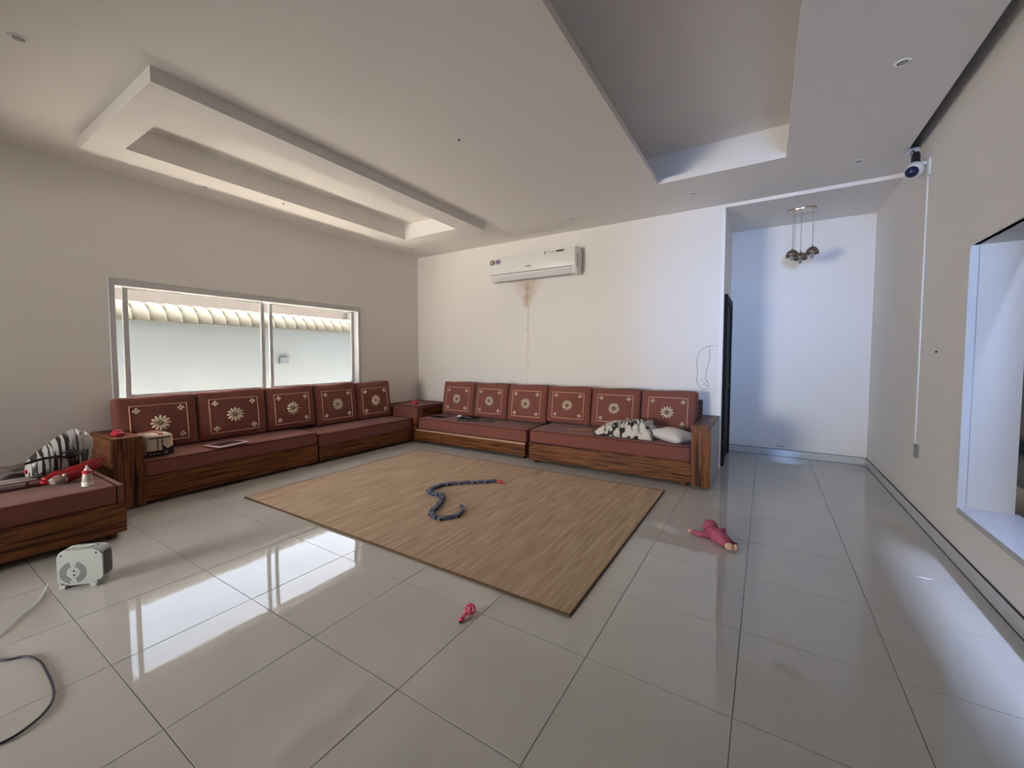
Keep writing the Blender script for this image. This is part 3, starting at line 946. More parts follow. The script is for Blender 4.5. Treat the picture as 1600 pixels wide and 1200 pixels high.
tag(nl, 'tiny black screw in the bare right wall between conduit and opening', 'screw')
ch_ = obj('chip', box(XC + 0.62, XC + 0.70, YN - 0.004, YN, 0.135, 0.148, 0.001, 1), mat('paint_chip', (.30, .30, .32), .8), wall_niche_back)

# ------------------------------------------------------------------ fan heater and cables
hd = Vector((0.155, 0.165, 0)).normalized()          # along its width
hn = Vector((hd.y, -hd.x, 0))                         # facing the camera
ho = Vector((-0.437, 0.738, 0))
def HT(b):
    R_ = Matrix((hd, -hn, Vector((0, 0, 1)))).transposed().to_4x4()
    bmesh.ops.transform(b, matrix=Matrix.Translation(ho) @ R_, verts=b.verts)
    return b
ht = thing('fan_heater', 'white box fan heater standing on the floor in front of the bench', 'heater', tuple(ho))
m_heat = mat('heater_white', (0.40, 0.42, 0.40), 0.45)
hw, hh_, hdp = 0.113, 0.232, 0.045
b = bmesh.new()
r = 0.04
out = []
for cx, cz, a0 in ((hw - r, hh_ - r, 0), (-hw + r, hh_ - r, 90), (-hw + .02, 0.018 + .02, 180), (hw - r, 0.018 + r, 270)):
    rr = 0.02 if a0 == 180 else r
    for k in range(6):
        a = math.radians(a0 + 18 * k)
        out.append((cx + rr * math.cos(a), cz + rr * math.sin(a)))
F1 = [b.verts.new((x, -hdp, z)) for x, z in out]
F2 = [b.verts.new((x, hdp, z)) for x, z in out]
b.faces.new(F1); b.faces.new(list(reversed(F2)))
for k in range(len(out)):
    b.faces.new((F1[k], F1[(k + 1) % len(out)], F2[(k + 1) % len(out)], F2[k]))
bmesh.ops.bevel(b, geom=[e for e in b.edges if abs(e.verts[0].co.y - e.verts[1].co.y) < 1e-6], offset=0.006, segments=2, affect='EDGES')
hb = obj('housing', HT(b), m_heat, ht, smooth=True, angle=35)
b = bmesh.new()
cxh, czh = -0.035, 0.095
for ring_, cnt in ((0.040, 22), (0.049, 27), (0.058, 32), (0.067, 37)):
    for k in range(cnt):
        a = 2 * PI * k / cnt
        if abs(math.cos(a)) < 0.28: continue
        x, z = cxh + ring_ * math.cos(a) * .95, czh + ring_ * math.sin(a) * .95
        bx(b, x - .0032, x + .0032, -hdp - .0012, -hdp + .002, z - .0032, z + .0032)
o = obj('air_holes', HT(b), mat('heater_hole', (0.10, 0.105, 0.10), .8), ht)
o['kind'] = 'stuff'
for x, z in ((-.09, .205), (.083, .205), (.088, .035), (-.09, .03), (-.03, .105), (-.03, .08)):
    obj('screw_hole', HT(lathe([(0, 0), (.0045, 0), (.0045, .003), (0, .003)], 10, (x, -hdp - .002, z), 'y')), m_black, ht)
obj('grille', HT(rbox(hw - .012, hw + .006, -.034, .034, .05, .205, .02, n=2)), mat('heater_grille', (0.09, 0.10, 0.09), .5), ht, smooth=True)
for k in range(5):
    obj('grille_bar', HT(box(hw + .004, hw + .009, -.022 + k * .011, -.019 + k * .011, .065, .19)), m_grey, ht)
for s in (-0.085, 0.07):
    obj('foot', HT(rbox(s - .018, s + .018, -hdp - .012, hdp + .012, 0.0, .026, .006, n=2)), m_heat, ht, smooth=True)
obj('handle', HT(tube(spline([(-.07, 0, .228), (-.055, 0, .24), (-.02, 0, .236), (.02, 0, .236), (.05, 0, .242), (.07, 0, .228)], 5), .006, 8)), m_heat, ht, smooth=True)
wc = obj('white_cable', tube(spline([(-0.56, 0.60, 0.03), (-0.53, 0.58, 0.005), (-0.40, 0.535, 0.005), (-0.275, 0.446, 0.005), (-0.147, 0.366, 0.005), (-.02, .25, .005), (.02, .1, .005)], 8), 0.0032, 8), m_wplast, smooth=True)
tag(wc, 'thin white heater cable trailing over the tiles at the left', 'cable')
bc = obj('black_cable', tube(spline([(-0.02, 0.27, 0.006), (0.14, 0.333, 0.006), (0.20, 0.40, 0.006), (0.29, 0.428, 0.006), (0.42, 0.432, 0.006), (0.617, 0.42, 0.006), (0.719, 0.377, 0.006), (0.773, 0.304, 0.006), (0.77, 0.24, 0.006), (.70, .15, .006)], 8), 0.0048, 8), mat('navy_cable', (0.015, 0.015, 0.03), .45), smooth=True)
tag(bc, 'black cable looping over the floor in the lower left corner', 'cable')

# ------------------------------------------------------------------ toy snake on the rug
sn = [(0.692, 3.736), (0.595, 3.755), (0.513, 3.676), (0.408, 3.582), (0.304, 3.489), (0.215, 3.381), (0.172, 3.276), (0.183, 3.137), (0.237, 3.078), (0.32, 3.063), (0.399, 3.069), (0.483, 2.974), (0.553, 2.841), (0.604, 2.709), (0.668, 2.647), (0.753, 2.618), (0.817, 2.675), (0.856, 2.766), (0.815, 2.879), (0.732, 2.955)]
sp_ = spline([(x, y, 0.028) for x, y in sn], 12)
acc = [0]
for i in range(1, len(sp_)): acc.append(acc[-1] + (sp_[i] - sp_[i - 1]).length)
def at_len(s):
    s = max(0, min(acc[-1] - 1e-6, s))
    i = max(k for k in range(len(acc)) if acc[k] <= s)
    i = min(i, len(sp_) - 2)
    t = (s - acc[i]) / max(1e-9, acc[i + 1] - acc[i])
    return sp_[i].lerp(sp_[i + 1], t), (sp_[i + 1] - sp_[i]).normalized()
ts = thing('toy_snake', 'jointed blue toy snake with red head curled on the rug', 'toy', (0.55, 3.1, 0.0125))
m_snake = mat('blue_grey_toy', (0.055, 0.065, 0.14), 0.5)
m_sn_l = mat('grey_blue_link', (0.13, 0.14, 0.20), .5)
L = acc[-1]
N = 30
for k in range(1, N):
    c, d = at_len(0.10 + (L - 0.10) * (k - 0.5) / (N - 1))
    taper = 1 - 0.45 * max(0, (k - N * .8) / (N * .2))
    rz = math.atan2(d.y, d.x)
    hl = (L - .1) / (N - 1) / 2
    b = rbox(-hl * .92, hl * .92, -0.022 * taper, 0.022 * taper, -0.0145, 0.016, 0.007, n=2)
    bmesh.ops.transform(b, matrix=Matrix.Translation(c) @ Matrix.Rotation(rz, 4, 'Z'), verts=b.verts)
    s = obj('segment', b, m_snake if k % 2 else m_sn_l, ts, smooth=True)
    if k % 2 == 0 and k < N - 2:
        for sd_ in (-1, 1):
            q = lathe([(0.0, -0.005), (0.013, -0.005), (0.013, 0.005), (0.0, 0.005)], 12, (0, sd_ * 0.025 * taper, 0.0), 'y')
            bmesh.ops.transform(q, matrix=Matrix.Translation(c) @ Matrix.Rotation(rz, 4, 'Z'), verts=q.verts)
            obj('wheel', q, m_black, s)
c0, d0 = at_len(0.0)
c1, d1 = at_len(0.10)
obj('head', tube([c0, at_len(.02)[0], at_len(.05)[0], at_len(.08)[0], c1], [.006, .013, .015, .012, .010], 10), mat('snake_red', (0.45, 0.035, 0.03), .5), ts, smooth=True)
obj('tongue', tube([c0, c0 - d0 * 0.04 + Vector((0, 0, -.008))], .004, 6), m_black, ts)

# ------------------------------------------------------------------ plush monkey, pink toy on the tiles
def skin(name, pts, edges, m, parent=None, sub=2, world=True):
    me = bpy.data.meshes.new(name)
    me.from_pydata([p[:3] for p in pts], edges, [])
    o = bpy.data.objects.new(name, me)
    COL.objects.link(o)
    md = o.modifiers.new('skin', 'SKIN')
    for v, p in zip(me.skin_vertices[0].data, pts):
        v.radius = (p[3], p[3] if len(p) < 5 else p[4])
    me.skin_vertices[0].data[0].use_root = True
    sb = o.modifiers.new('sub', 'SUBSURF')
    sb.levels = sb.render_levels = sub
    dg = bpy.context.evaluated_depsgraph_get()
    me2 = bpy.data.meshes.new_from_object(o.evaluated_get(dg))
    bpy.data.objects.remove(o)
    b = bmesh.new()
    b.from_mesh(me2)
    bpy.data.meshes.remove(me2)
    return obj(name, b, m, parent, smooth=True)
mk = thing('plush_toy', 'pink plush monkey lying flat with outstretched arm on the tiles', 'plush toy', (2.78, 3.48, 0))
skin('body', [(2.775, 3.52, 0.050, 0.054), (2.80, 3.47, 0.050, 0.058), (2.835, 3.41, 0.045, 0.050), (2.745, 3.57, 0.045, 0.036),
              (2.735, 3.50, 0.034, 0.028), (2.68, 3.475, 0.024, 0.022), (2.635, 3.505, 0.019, 0.018), (2.605, 3.525, 0.016, 0.012),
              (2.84, 3.50, 0.025, 0.016), (2.885, 3.465, 0.018, 0.014), (2.935, 3.46, 0.015, 0.011),
              (2.865, 3.385, 0.028, 0.026), (2.885, 3.40, 0.028, 0.02)],
     [(0, 1), (1, 2), (0, 3), (0, 4), (4, 5), (5, 6), (6, 7), (1, 8), (8, 9), (9, 10), (2, 11), (2, 12)], m_pink, mk)
def ball(c, rx_, ry_, rz_, seg=16):
    b = bmesh.new()
    bmesh.ops.create_uvsphere(b, u_segments=seg, v_segments=max(8, seg * 2 // 3), radius=1.0)
    bmesh.ops.transform(b, matrix=Matrix.Translation(c) @ Matrix.Diagonal((rx_, ry_, rz_, 1)), verts=b.verts)
    return b
obj('head', ball((2.735, 3.62, 0.052), .054, .056, .05), m_pink, mk, smooth=True)
obj('ear', ball((2.775, 3.635, 0.05), .014, .022, .02), m_skin, mk, smooth=True)
obj('ear', ball((2.695, 3.60, 0.045), .014, .022, .02), m_pink, mk, smooth=True)
obj('hand', ball((2.598, 3.53, 0.016), .017, .014, .012), m_skin, mk, smooth=True)
obj('foot', ball((2.885, 3.355, 0.030), .030, .026, .026), m_skin, mk, smooth=True)
obj('foot', ball((2.925, 3.372, 0.026), .020, .022, .022), m_skin, mk, smooth=True)
obj('tail', tube(spline([(2.85, 3.43, .05), (2.87, 3.45, .05), (2.90, 3.44, .035), (2.92, 3.43, .02)], 5), .007, 8), m_pink, mk, smooth=True)

pt = thing('toy_fan', 'small pink plastic toy with round caged head on the tiles by the rug', 'toy', (1.745, 1.735, 0))
for k in range(3):
    a = PI * k / 3
    pts = []
    for j in range(17):
        t = 2 * PI * j / 16
        pts.append((1.752 + .028 * math.cos(t) * math.cos(a), 1.765 + .028 * math.cos(t) * math.sin(a), 0.031 + .026 * math.sin(t)))
    obj('cage_ring', tube(pts, .0032, 6, False), m_pinkp, pt, smooth=True)
obj('cage_ring', tube([(1.752 + .029 * math.cos(2 * PI * j / 16), 1.765 + .029 * math.sin(2 * PI * j / 16), .031) for j in range(17)], .0032, 6, False), m_pinkp, pt, smooth=True)
obj('hub', ball((1.752, 1.765, .030), .013, .013, .013, 12), m_pinkp, pt, smooth=True)
obj('handle', tube([(1.748, 1.74, .022), (1.747, 1.72, .016), (1.752, 1.695, .014), (1.757, 1.675, .014)], [.010, .008, .0125, .0135], 12), m_pinkp, pt, smooth=True)
obj('button', ball((1.760, 1.668, .014), .007, .007, .007, 10), m_black, pt, smooth=True)

# ------------------------------------------------------------------ things lying on the far seats
def slab(name, cx, cy, z, lx, ly_, h, rz, m, r=.004):
    b = rbox(-lx / 2, lx / 2, -ly_ / 2, ly_ / 2, 0, h, r, n=2)
    bmesh.ops.transform(b, matrix=Matrix.Translation((cx, cy, z)) @ Matrix.Rotation(rz, 4, 'Z'), verts=b.verts)
    return b
ZC = SZ_C + 0.013
ph = thing('phone', 'black phone lying flat on the seat by the corner box', 'phone', (-1.40, 5.06, ZC))
obj('case', slab('c', -1.40, 5.06, ZC, .24, .13, .010, .12, m_black), m_black, ph, smooth=True)
obj('screen', slab('c', -1.40, 5.06, ZC + .0095, .22, .115, .0015, .12, m_black, .001), mat('dark_screen', (.004, .004, .005), .05), ph)
rmts = [(-0.70, 5.06, .17, .045, .30, 'black remote control lying just right of the game controller'), (-0.84, 4.975, .20, .045, 0.14, 'black remote control nearest the front edge of the far seat')]
for cx, cy, lx, lw, rz, lab in rmts:
    rm = thing('remote_control', lab, 'remote', (cx, cy, ZC), 'remotes on the far seat')
    obj('case', slab('c', cx, cy, ZC, lx, lw, .02, rz, m_black, .008), m_black, rm, smooth=True)
    for k in range(5):
        px, py = (-lx / 2 + .03 + k * .032), 0
        obj('button', slab('b', cx + px * math.cos(rz), cy + px * math.sin(rz), ZC + .0195, .014, .022, .002, rz, m_grey, .001), m_grey, rm)
gc = thing('game_controller', 'black and white game controller under the cushions on the far seat', 'controller', (-1.0, 5.13, ZC))
obj('body', rbox(-1.03, -0.76, 5.12, 5.22, ZC, ZC + .035, .016, (0, 0, .004), 4), m_black, gc, smooth=True)
obj('grip', ball((-1.04, 5.14, ZC + .027), .045, .04, .027), m_wplast, gc, smooth=True)
obj('grip', ball((-0.97, 5.06, ZC + .02), .05, .035, .02), m_black, gc, smooth=True)
obj('stick', lathe([(0, .03), (.010, .03), (.012, .045), (.0, .047)], 12, (-.87, 5.15, ZC)), m_grey, gc, smooth=True)
rm = thing('remote_control', 'short black remote lying alone right of the controller on the far seat', 'remote', (-0.5, 5.15, ZC), 'remotes on the far seat')
obj('case', slab('c', -0.50, 5.15, ZC, .19, .055, .018, .10, m_black, .008), m_black, rm, smooth=True)
obj('button', slab('b', -0.46, 5.154, ZC + .0175, .02, .02, .002, .1, m_grey, .001), m_grey, rm)

ZD = SZ_D + 0.012
# crumpled blanket
def pattern_mat():
    m = bpy.data.materials.new('black_white_scroll_print')
    m.use_nodes = True
    n = m.node_tree
    b = n.nodes['Principled BSDF']
    b.inputs['Roughness'].default_value = .9
    tc = n.nodes.new('ShaderNodeTexCoord')
    wv = n.nodes.new('ShaderNodeTexWave')
    wv.wave_type = 'RINGS'
    wv.inputs['Scale'].default_value = 3.2
    wv.inputs['Distortion'].default_value = 9
    wv.inputs['Detail'].default_value = 1.0
    wv.inputs['Detail Scale'].default_value = 1.6
    r = n.nodes.new('ShaderNodeValToRGB')
    r.color_ramp.elements[0].position = .06
    r.color_ramp.elements[0].color = (.02, .02, .022, 1)
    r.color_ramp.elements[1].position = .17
    r.color_ramp.elements[1].color = (.62, .58, .52, 1)
    n.links.new(tc.outputs['Object'], wv.inputs['Vector'])
    n.links.new(wv.outputs['Fac'], r.inputs['Fac'])
    n.links.new(r.outputs['Color'], b.inputs['Base Color'])
    return m
b = bmesh.new()
gx, gy = 64, 44
bw, bd = 0.66, 0.40
rows = []
for i in range(gx + 1):
    row = []
    for j in range(gy + 1):
        u, v = i / gx * 2 - 1, j / gy * 2 - 1
        e = max(0, 1 - abs(u) ** 4) * max(0, 1 - abs(v) ** 6)
        p = Vector((u * 2.6 + 5, v * 1.9, 1.7))
        fold = 1 - abs(mnoise.noise(p * 1.25)) * 2.0
        fold2 = 1 - abs(mnoise.noise(p * 2.7 + Vector((3, 1, 0)))) * 2.0
        hgt = max(0, e) ** .5 * (0.045 + 0.105 * max(0, fold) + 0.045 * max(0, fold2)) * (1 + .30 * u)
        edge = 1 + .05 * mnoise.noise(Vector((u * 1.7, v * 2.1, 9)))
        q = Vector((u * bw / 2 * edge + .02 * mnoise.noise(p * 3), v * bd / 2 * edge + .012 * mnoise.noise(p * 2 + Vector((7, 0, 0))), 0.012 + hgt))
        row.append(b.verts.new(Vector((1.665, 5.0, ZD)) + q))
    rows.append(row)
bot = []
for i in range(gx):
    for j in range(gy):
        b.faces.new((rows[i][j], rows[i + 1][j], rows[i + 1][j + 1], rows[i][j + 1]))
bl = obj('blanket', b, pattern_mat(), smooth=True, base=True)
so = bl.modifiers.new('thickness', 'SOLIDIFY')
so.thickness = 0.006
so.offset = -0.5
bl.location.z = ZD + .002
tag(bl, 'crumpled white blanket with black scroll print lying on the far seat', 'blanket')
def pil(p, a):
    tx, ty = p.x / a.x, p.y / a.y
    k = 1 - 0.10 * (1 - abs(tx)) * abs(ty) - 0.08 * (1 - abs(ty)) * abs(tx)
    return Vector((p.x * k, p.y * k, p.z * (1 - .55 * max(abs(tx), abs(ty)) ** 3)))
b = rbox(-.21, .21, -.17, .17, -.055, .055, .05, (0, 0, .022), 8, pil)
bmesh.ops.transform(b, matrix=Matrix.Translation((2.205, 4.95, ZD + .062)) @ Matrix.Rotation(math.radians(-28), 4, 'Z') @ Matrix.Rotation(math.radians(4), 4, 'Y'), verts=b.verts)
pw = obj('pillow', b, mat('white_cotton', (.66, .62, .57), .9, spec=.1, bump=(25, .15, .01)), smooth=True, base=True)
tag(pw, 'plain white pillow against the arm of the far seat', 'pillow')
b = tube([(1.36, 4.93, ZD + .024), (1.45, 5.05, ZD + .030), (1.52, 5.15, ZD + .036)], [.020, .024, .024], 12)
st = obj('rolled_paper', b, mat('pink_beige_paper', (.62, .42, .34), .8), smooth=True, base=True)
tag(st, 'pale pink rolled paper tube at the left end of the crumpled blanket', 'paper roll')
b = tube(spline([(0.93, 4.90, ZD + .008), (0.97, 4.93, ZD + .012), (1.0, 4.95, ZD + .010), (1.12, 5.02, ZD + .008), (1.20, 5.06, ZD + .008)], 5), [.013] * 7 + [.010] * 14, 8)
st = obj('wooden_stick', b, mat('brown_stick', (.33, .17, .12), .7), smooth=True, base=True)
tag(st, 'small brown stick lying on the far seat left of the blanket', 'stick')

# ------------------------------------------------------------------ things on the window seat
ZA = SZ_A + .013
m_cream = mat('cream_cloth', (.62, .54, .43), .85, bump=(200, .3, .002))
pbx = thing('patterned_box', 'cream box with red and black tribal bands on the window seat beside the arm', 'box', (-2.03, 1.60, ZA))
PX0, PX1, PY0, PY1, PZ1 = -2.22, -1.905, 1.475, 1.69, ZA + .205
obj('body', rbox(PX0, PX1, PY0, PY1, ZA, PZ1, .03, (0, 0, .006), 5), m_cream, pbx, smooth=True)
bmk = mat('black_band', (.02, .012, .012), .8)
bred = mat('red_band', (.45, .04, .035), .8)
def strap(y0, y1, lift, m, nm='band'):
    q = bmesh.new()
    bx(q, PX0 + .02, PX1 - .024, y0, y1, PZ1 - .012, PZ1 + .006 + lift)
    bx(q, PX1 - .005, PX1 + .003 + lift * .5, y0, y1, ZA + .04, PZ1 - .024)
    return obj(nm, q, m, pbx)
rb_ = obj('red_band', box(PX0 + .02, PX1 - .018, PY0 + .105, PY0 + .138, PZ1 - .01, PZ1 + .0085, .002, 1), bred, pbx)
for k in range(7):
    obj('band_motif', box(PX0 + .04 + k * .034, PX0 + .058 + k * .034, PY0 + .113, PY0 + .130, PZ1 + .008, PZ1 + .0105), m_cream, rb_)
for xx, m_ in ((PX0 + .035, bred), (PX0 + .060, bred), (PX0 + .13, bmk)):
    tb = obj('cross_band', box(xx, xx + .014, PY0 + .02, PY1 - .02, PZ1 - .01, PZ1 + .0075, .001, 1), m_, pbx)
obj('front_panel', box(PX1 - .004, PX1 + .004, PY0 + .002, PY1 - .002, ZA + .002, ZA + .052, .002, 1), bmk, pbx)
for k in range(3):
    obj('panel_motif', box(PX1 + .003, PX1 + .0055, PY0 + .02 + k * .03, PY0 + .036 + k * .03, ZA + .02, ZA + .026), m_cream, pbx)
for s in range(5):
    a = PI / 2 + 2 * PI * s / 5
    obj('panel_motif', tube([(PX1 + .0045, PY0 + .15, ZA + .026), (PX1 + .0045, PY0 + .15 + .018 * math.cos(a), ZA + .026 + .018 * math.sin(a))], .0025, 5), m_cream, pbx)
obj('front_edge_band', box(PX1 - .006, PX1 + .003, PY0 + .02, PY1 - .02, PZ1 - .036, PZ1 - .024, .001, 1), bmk, pbx)
for yy in (PY0 + .085, PY0 + .12):
    obj('front_strip', box(PX1 - .004, PX1 + .0035, yy, yy + .006, ZA + .05, PZ1 - .036), bmk, pbx)
q = bmesh.new()
v3 = [q.verts.new((PX1 + .0038, y, z)) for y, z in ((PY0 + .13, ZA + .05), (PY1 - .004, ZA + .05), (PY1 - .004, ZA + .085), (PY0 + .162, ZA + .062), (PY0 + .13, ZA + .10))]
q.faces.new(v3)
rr_ = bmesh.ops.extrude_face_region(q, geom=list(q.faces))
bmesh.ops.translate(q, vec=(-.006, 0, 0), verts=[g for g in rr_['geom'] if isinstance(g, bmesh.types.BMVert)])
obj('front_zigzag', q, bmk, pbx)

tb = thing('tablet', 'tablet in a pale pink frame lying on the window seat', 'tablet', (-1.90, 2.16, ZA))
m_pk = mat('pale_pink_case', (.62, .42, .47), .4)
b = rbox(-.125, .125, -.165, .165, 0, .014, .006, n=3)
TR = Matrix.Translation((-1.905, 2.165, ZA + .001)) @ Matrix.Rotation(math.radians(12), 4, 'Z')
bmesh.ops.transform(b, matrix=TR, verts=b.verts)
obj('case', b, m_pk, tb, smooth=True)
b = box(-.092, .092, -.132, .132, .0135, .016)
bmesh.ops.transform(b, matrix=TR, verts=b.verts)
obj('screen', b, mat('dim_screen', (.05, .035, .045), .12), tb)

rd = thing('red_toy_car', 'small dark red toy on top of the left box arm', 'toy', (-1.99, 1.30, .664))
obj('body', rbox(-2.06, -1.93, 1.26, 1.335, .666, .70, .015, (0, 0, .004), 4), m_red, rd, smooth=True)
obj('top', rbox(-2.03, -1.965, 1.268, 1.327, .695, .718, .012, n=3), m_red, rd, smooth=True)
obj('loop', tube(spline([(-2.05, 1.27, .672), (-2.10, 1.25, .672), (-2.10, 1.21 + .03, .672), (-2.04, 1.235, .672)], 5), .005, 6), m_red, rd, smooth=True)
rl_ = thing('round_red_box', 'small round pink-red lidded pot on the corner box', 'pot', (-2.02, 5.13, .579))
obj('pot', lathe([(0, 0), (.055, 0), (.062, .004), (.062, .035), (0, .035)], 24, (-2.02, 5.13, .579)), mat('raspberry_plastic', (.55, .03, .09), .35), rl_, smooth=True, angle=35)
obj('lid', lathe([(0, .035), (.066, .035), (.066, .048), (.055, .056), (0, .058)], 24, (-2.02, 5.13, .579)), mat('raspberry_lid', (.62, .05, .11), .35), rl_, smooth=True, angle=35)

# ------------------------------------------------------------------ things on the bench
ZB = 0.42
bb = thing('baby_bottle', 'clear baby bottle with red collar standing on the bench corner', 'bottle', (-1.245, 0.93, ZB))
bo = (-1.245, 0.93, ZB)
obj('bottle_body', lathe([(0, 0), (.030, 0), (.033, .006), (.031, .05), (.027, .085), (.024, .098), (0, .098)], 20, bo), mat('milky_plastic', (.62, .58, .50), .25, trans=.35), bb, smooth=True, angle=40)
obj('milk', lathe([(0, .002), (.0335, .004), (.0325, .036), (0, .036)], 20, bo), mat('milk', (.78, .74, .64), .4), bb, smooth=True, angle=40)
obj('collar', lathe([(0, .096), (.028, .096), (.029, .116), (.020, .122), (0, .122)], 20, bo), m_red, bb, smooth=True, angle=40)
obj('teat', lathe([(.018, .121), (.015, .130), (.008, .138), (.0065, .152), (.003, .157), (0, .158)], 16, bo), m_wplast, bb, smooth=True)

def lump(c, sx, sy, sz, seed, amp=.22, fr=2.2, sub=4, lean=0.0, rz=0.0, floor_z=None):
    b = bmesh.new()
    bmesh.ops.create_icosphere(b, subdivisions=sub, radius=1.0)
    for v in b.verts:
        d = v.co.normalized()
        k = 1 + amp * mnoise.noise(d * fr + Vector((seed, 0, 0))) + amp * .5 * (1 - 2 * abs(mnoise.noise(d * fr * 2.3 + Vector((0, seed, 0)))))
        p = d * k
        p = Vector((p.x * sx, p.y * sy, p.z * sz))
        p.x += lean * (p.z + sz)
        v.co = p
    bmesh.ops.transform(b, matrix=Matrix.Translation(c) @ Matrix.Rotation(rz, 4, 'Z'), verts=b.verts)
    if floor_z is not None:
        for v in b.verts:
            v.co.z = max(v.co.z, floor_z)
    return b
def stripe_mat():
    m = bpy.data.materials.new('black_bar_print')
    m.use_nodes = True
    n = m.node_tree
    b = n.nodes['Principled BSDF']
    b.inputs['Roughness'].default_value = .35
    tc = n.nodes.new('ShaderNodeTexCoord')
    mp = n.nodes.new('ShaderNodeMapping')
    mp.inputs['Rotation'].default_value = (math.radians(-32), 0, 0)
    mp.inputs['Scale'].default_value = (0.6, 62, 2.2)
    nz = n.nodes.new('ShaderNodeTexNoise')
    nz.inputs['Scale'].default_value = 1.0
    nz.inputs['Detail'].default_value = 1.5
    r = n.nodes.new('ShaderNodeValToRGB')
    r.color_ramp.interpolation = 'CONSTANT'
    r.color_ramp.elements[0].position = 0
    r.color_ramp.elements[0].color = (.018, .018, .02, 1)
    r.color_ramp.elements[1].position = .50
    r.color_ramp.elements[1].color = (.46, .45, .44, 1)
    n.links.new(tc.outputs['Object'], mp.inputs['Vector'])
    n.links.new(mp.outputs['Vector'], nz.inputs['Vector'])
    n.links.new(nz.outputs['Fac'], r.inputs['Fac'])
    n.links.new(r.outputs['Color'], b.inputs['Base Color'])
    return m
# the striped carrier bag slumps against the sofa arm
bg_ = thing('carrier_bag', 'white plastic carrier bag with black bar print slumped against the sofa arm', 'bag', (-1.80, 0.93, ZB))
def bag():
    """slumped bag: a leaning outline in the (y, z) plane, inflated along x"""
    b = bmesh.new()
    out = spline([(0, y, z) for y, z in ((.70, ZB + .03), (.70, ZB + .13), (.74, ZB + .20), (.85, ZB + .305), (.955, ZB + .372), (1.0, ZB + .365), (1.065, ZB + .27), (1.085, ZB + .14), (1.06, ZB + .03), (.90, ZB + .012), (.70, ZB + .03))], 6)[:-1]
    c = Vector((0, .90, ZB + .16))
    K = 7
    sides = []
    for sg in (1, -1):
        rings = []
        for k in range(K):
            t = 1 - k / K
            ring = []
            for i, p in enumerate(out):
                q = c + (p - c) * t
                wr = .010 * mnoise.noise(Vector((q.y * 16, q.z * 16, sg * 3))) * (1 - t * t + .1)
                bul = .115 * math.sqrt(max(0, 1 - t ** 2.4))
                ring.append(b.verts.new((-1.79 + sg * bul * (1 if sg > 0 else .6) + wr, q.y, max(ZB + .001, q.z))) if (k or sg > 0) else sides[0][0][i])
            rings.append(ring)
        mid = b.verts.new((-1.79 + sg * .115 * (1 if sg > 0 else .6), c.y, c.z))
        sides.append(rings)
        N_ = len(out)
        for k in range(K - 1):
            for i in range(N_):
                b.faces.new((rings[k][i], rings[k][(i + 1) % N_], rings[k + 1][(i + 1) % N_], rings[k + 1][i]))
        for i in range(N_):
            b.faces.new((rings[-1][i], rings[-1][(i + 1) % N_], mid))
    return b
bb_ = obj('bag_body', bag(), stripe_mat(), bg_, smooth=True)
obj('bag_mouth', lump((-1.76, 1.025, ZB + .25), .06, .05, .085, 3, .3, 2.5, 3), mat('grey_translucent_plastic', (.42, .41, .41), .3), bg_, smooth=True)
obj('black_handle', lump((-1.655, 0.93, ZB + .19), .03, .055, .03, 5, .25, 2.0, 3), m_black, bg_, smooth=True)
obj('black_strap', tube(spline([(-1.67, .68, ZB + .16), (-1.655, .78, ZB + .185), (-1.645, .88, ZB + .185), (-1.65, .95, ZB + .18)], 6), [.010] * 19, 8), m_black, bg_, smooth=True)
rb = thing('red_packet', 'red and multicoloured snack packet on the bench behind the bottle', 'packet', (-1.52, 0.90, ZB))
b = lump((-1.50, 0.91, ZB + .045), .05, .15, .055, 8, .35, 2.0, 4, floor_z=ZB + .001)
for v in b.verts: v.co.z += max(0, (v.co.y - .88)) * .42
obj('wrapper', b, mat('red_foil', (.30, .008, .013), .3), rb, smooth=True)
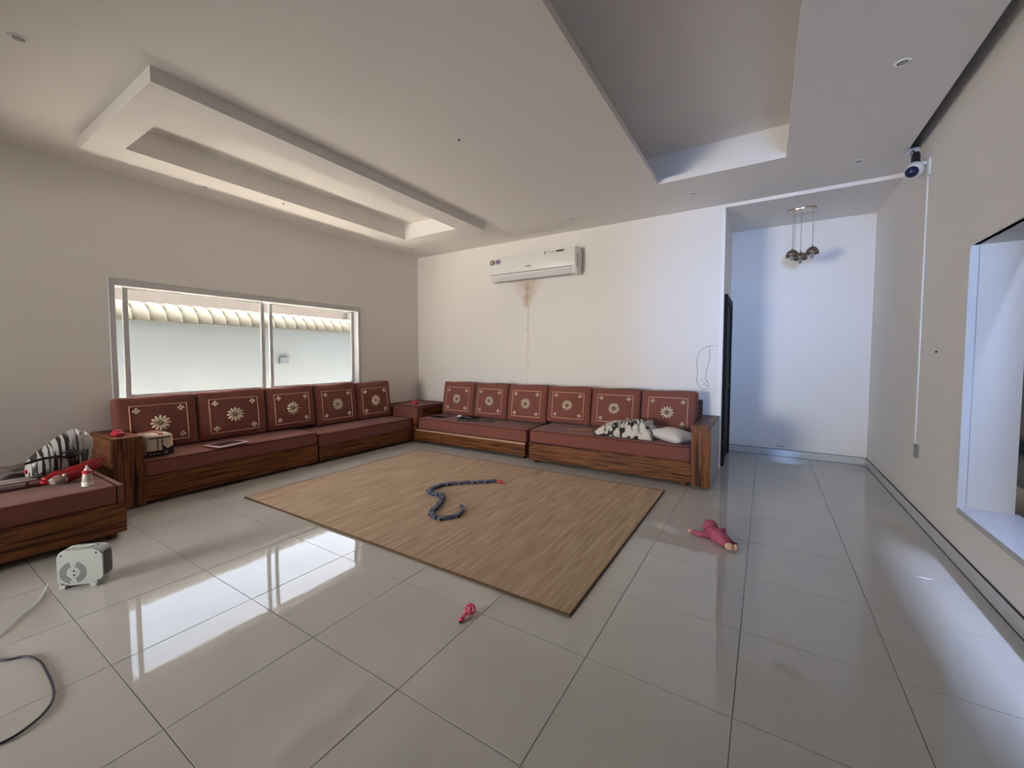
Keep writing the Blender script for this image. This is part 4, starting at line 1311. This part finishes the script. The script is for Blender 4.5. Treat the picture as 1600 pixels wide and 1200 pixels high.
obj('coloured_print', lump((-1.455, 0.82, ZB + .04), .03, .05, .032, 11, .3, 2.2, 3, floor_z=ZB + .001), ramp_mat('mixed_print', [(.35, (.05, .10, .16)), (.48, (.45, .30, .20)), (.55, (.30, .34, .34)), (.68, (.42, .03, .03))], (22, 22, 22), .35, 2), rb, smooth=True)
obj('cap', ball((-1.43, 0.845, ZB + .075), .012, .012, .010), m_wplast, rb, smooth=True)
px = thing('paper_packet', 'flat white printed packet with dark red edges lying on the bench', 'packet', (-1.65, 0.55, ZB))
m_pap = mat('printed_paper', (.42, .36, .36), .6)
obj('packet_body', rbox(-1.70, -1.545, 0.28, 0.765, ZB + .012, ZB + .055, .02, (0, 0, .012), 8), m_pap, px, smooth=True)
md_ = mat('dark_red_print', (.10, .012, .018), .5)
obj('edge_stripe', box(-1.546, -1.538, 0.30, 0.75, ZB + .002, ZB + .010), md_, px)
obj('edge_stripe', box(-1.556, -1.548, 0.30, 0.745, ZB + .046, ZB + .0525), md_, px)
obj('edge_stripe', box(-1.545, -1.540, 0.668, 0.680, ZB + .01, ZB + .046), md_, px)
for k in range(9):
    obj('printed_text', box(-1.5455, -1.5425, 0.42 + k * .024, 0.436 + k * .024, ZB + .030, ZB + .037), m_grey, px)
for k in range(6):
    obj('printed_text', box(-1.5455, -1.5425, 0.43 + k * .024, 0.447 + k * .024, ZB + .016, ZB + .021), m_grey, px)
obj('dark_corner', lump((-1.60, 0.745, ZB + .045), .05, .055, .022, 4, .25, 2, 3), m_black, px, smooth=True)
pq = obj('red_card', rbox(-1.80, -1.765, .695, .76, ZB + .075, ZB + .105, .004, n=2), m_red, base=True)
tag(pq, 'small red card pack on top of the white packet', 'card')
pq.location.z = ZB + .066
cl = obj('grey_cloth', lump((-2.05, 0.62, ZB + .04), .16, .20, .05, 14, .3, 2.4, 4, floor_z=ZB + .001), mat('muted_cloth', (.20, .16, .16), .9), smooth=True, base=True)
tag(cl, 'crumpled grey cloth heaped on the bench against the wall', 'cloth')
